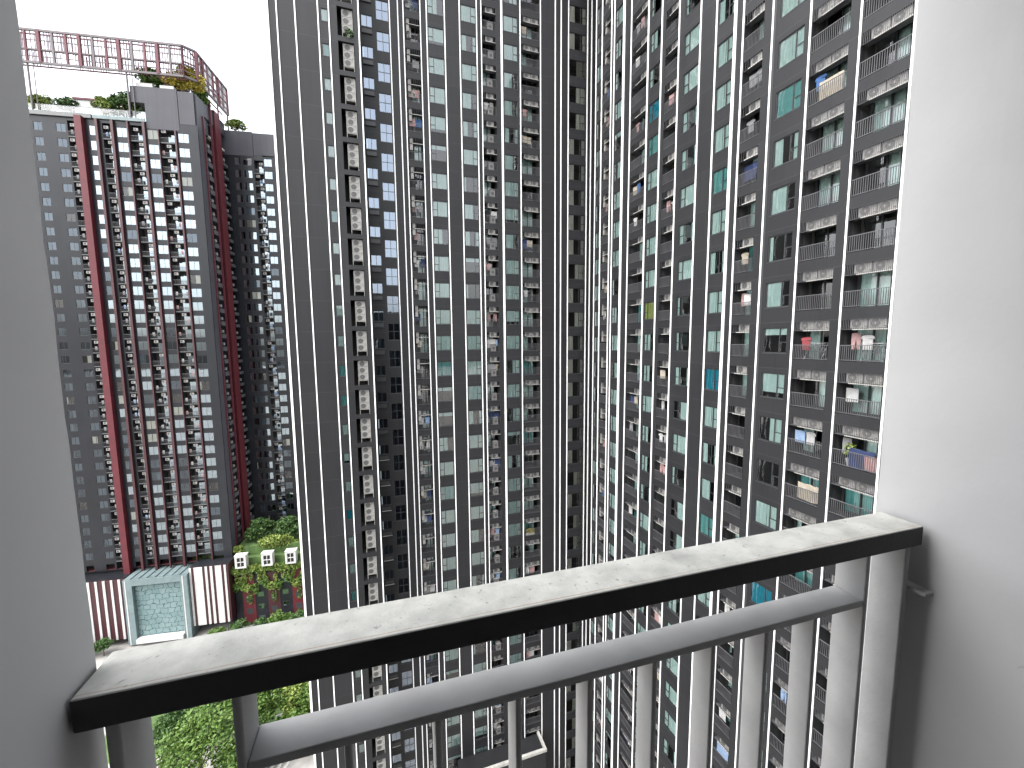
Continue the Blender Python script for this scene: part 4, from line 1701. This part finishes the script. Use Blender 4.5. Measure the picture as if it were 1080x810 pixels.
def plaster_wall(x, sgn, thick, edge_amp, seed, YE=YE):
    """one balcony side wall: fine grid with a hand-trowelled surface and uneven outer arris"""
    m = MB()
    ys = [-1.35 + (YE + 1.35) * (1 - (1 - i / 40) ** 1.6) for i in range(41)]
    zs = [CZ - 1.55 + 2.85 * i / 90 for i in range(91)]
    V, Fc = [], []
    ny = len(ys)
    for z in zs:
        e = edge_amp * noise.noise((seed, z * 3.1, 0)) + edge_amp * .6 * noise.noise((seed + 5, z * 11, 0)) + edge_amp * .3 * noise.noise((seed + 9, z * 37, 0))
        for y in ys:
            f_ = max(0, (y + 1.35) / (YE + 1.35)) ** 4
            d = .0016 * noise.noise((seed, y * 6, z * 5)) + .0007 * noise.noise((seed + 3, y * 19, z * 12))
            V.append((x - sgn * d, y + e * f_, z))
    n0 = len(V)
    nr = 5
    for z in zs:                              # return face round the outer arris, its own vertices so the corner stays crisp
        e = edge_amp * noise.noise((seed, z * 3.1, 0)) + edge_amp * .6 * noise.noise((seed + 5, z * 11, 0)) + edge_amp * .3 * noise.noise((seed + 9, z * 37, 0))
        for dx, dy in ((.0004, -.0004), (.004, .001), (.06, 0), (.15, 0), (thick, 0)):
            V.append((x + sgn * dx, YE + e * (1 if dx < .05 else .6) + dy, z))
    for j in range(len(zs) - 1):
        for i in range(ny - 1):
            a = j * ny + i
            Fc.append((a, a + 1, a + ny + 1, a + ny) if sgn < 0 else (a, a + ny, a + ny + 1, a + 1))
        for i in range(nr - 1):
            a = n0 + j * nr + i
            Fc.append((a, a + 1, a + nr + 1, a + nr) if sgn < 0 else (a, a + nr, a + nr + 1, a + 1))
    m.add(V, Fc, 'plaster')
    o = put('side_wall', m, ob)
    smooth(o)
    return o


plaster_wall(XL, -1, .30, .0045, 3.0, YE - .003)
plaster_wall(XR, 1, .30, .0008, 8.0, YE - .003)
m = MB()
m.box(XL - .01, XR + .01, -1.5, YE - .02, CZ - 1.75, CZ - 1.55, 'paletile')
put('balcony_floor', m, ob)
m = MB()
m.box(XL - .01, XR + .01, -1.5, YE - .02, CZ + 1.30, CZ + 1.5, 'plaster')
put('balcony_ceiling', m, ob)
m = MB()
m.box(XL - .01, XR + .01, -.50, -.46, CZ - 1.549, CZ + 1.299, 'black')  # unseen black backing, set close behind to keep the railing's inner faces dark
m.box(XL, XL + .05, -.458, -.43, CZ - 1.54, CZ + .7, 'black')
m.quad((XL + .05, -.45, CZ - 1.5), (XR - .05, -.45, CZ - 1.5), (XR - .05, -.45, CZ + .7), (XL + .05, -.45, CZ + .7), 'dglass')
put('balcony_door', m, ob)
m = MB()
m.box(-9, XL - .296, -12, YE - .01, 0, CZ + 6, 'clad')  # unseen bulk of the building, added and sized for light on the facing tower
m.box(XR + .296, 9, -12, YE - .01, 0, CZ + 6, 'clad')
m.box(XL - .29, XR + .29, -12, YE - .012, 0, CZ - 1.76, 'clad')
m.box(XL - .29, XR + .29, -12, YE - .012, CZ + 1.51, CZ + 6, 'clad')
put('unseen_building_mass', m, ob)

# ------------------------------------------------------------------ the railing
RZ = math.atan2(-.0455, 1.617)
RO = (-.3816, .6438, CZ)
rl = thing('balcony_railing', 'grey weathered steel balcony railing with a broad flat handrail across the foreground', 'railing', (RO[0], RO[1], CZ - 1.55), RZ)


def bevel(o, wd, seg=3):
    bv = o.modifiers.new('bevel', 'BEVEL')
    bv.width = wd
    bv.segments = seg
    bv.limit_method = 'ANGLE'
    for p in o.data.polygons:
        p.use_smooth = True
    ws = o.modifiers.new('wn', 'WEIGHTED_NORMAL')
    ws.keep_sharp = True


def rput(name, m, bw, seg=3):
    o = put(name, m, rl, RO, RZ)
    bevel(o, bw, seg)
    return o


LEN = 1.617
m = MB()
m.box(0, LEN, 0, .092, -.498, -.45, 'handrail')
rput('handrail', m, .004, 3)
m = MB()
m.box(.1835, 1.4625, .020, .088, -.636, -.620, 'steel')
rput('middle_rail', m, .003, 3)
for x in (.170, 1.463):                     # end posts of the infill panel
    m = MB()
    m.box(x, x + .013, .018, .0895, -1.50, -.4985, 'steel')
    rput('panel_post', m, .004, 2)
for x in (.024, 1.590):                     # main posts
    m = MB()
    m.box(x, x + .017, .015, .0905, -1.549, -.4985, 'steel')
    rput('post', m, .004, 2)
for i in range(8):
    x = .316 + i * .1427
    m = MB()
    m.box(x, x + .012, .024, .078, -1.46, -.6365, 'steel')
    rput('baluster', m, .0035, 2)
m = MB()
m.box(.184, 1.462, .024, .080, -1.474, -1.4605, 'steel')
rput('bottom_rail', m, .004, 2)
m = MB()
m.box(1.6075, 1.636, -.020, .055, -.617, -.607, 'steel')
rput('wall_bracket', m, .002, 2)
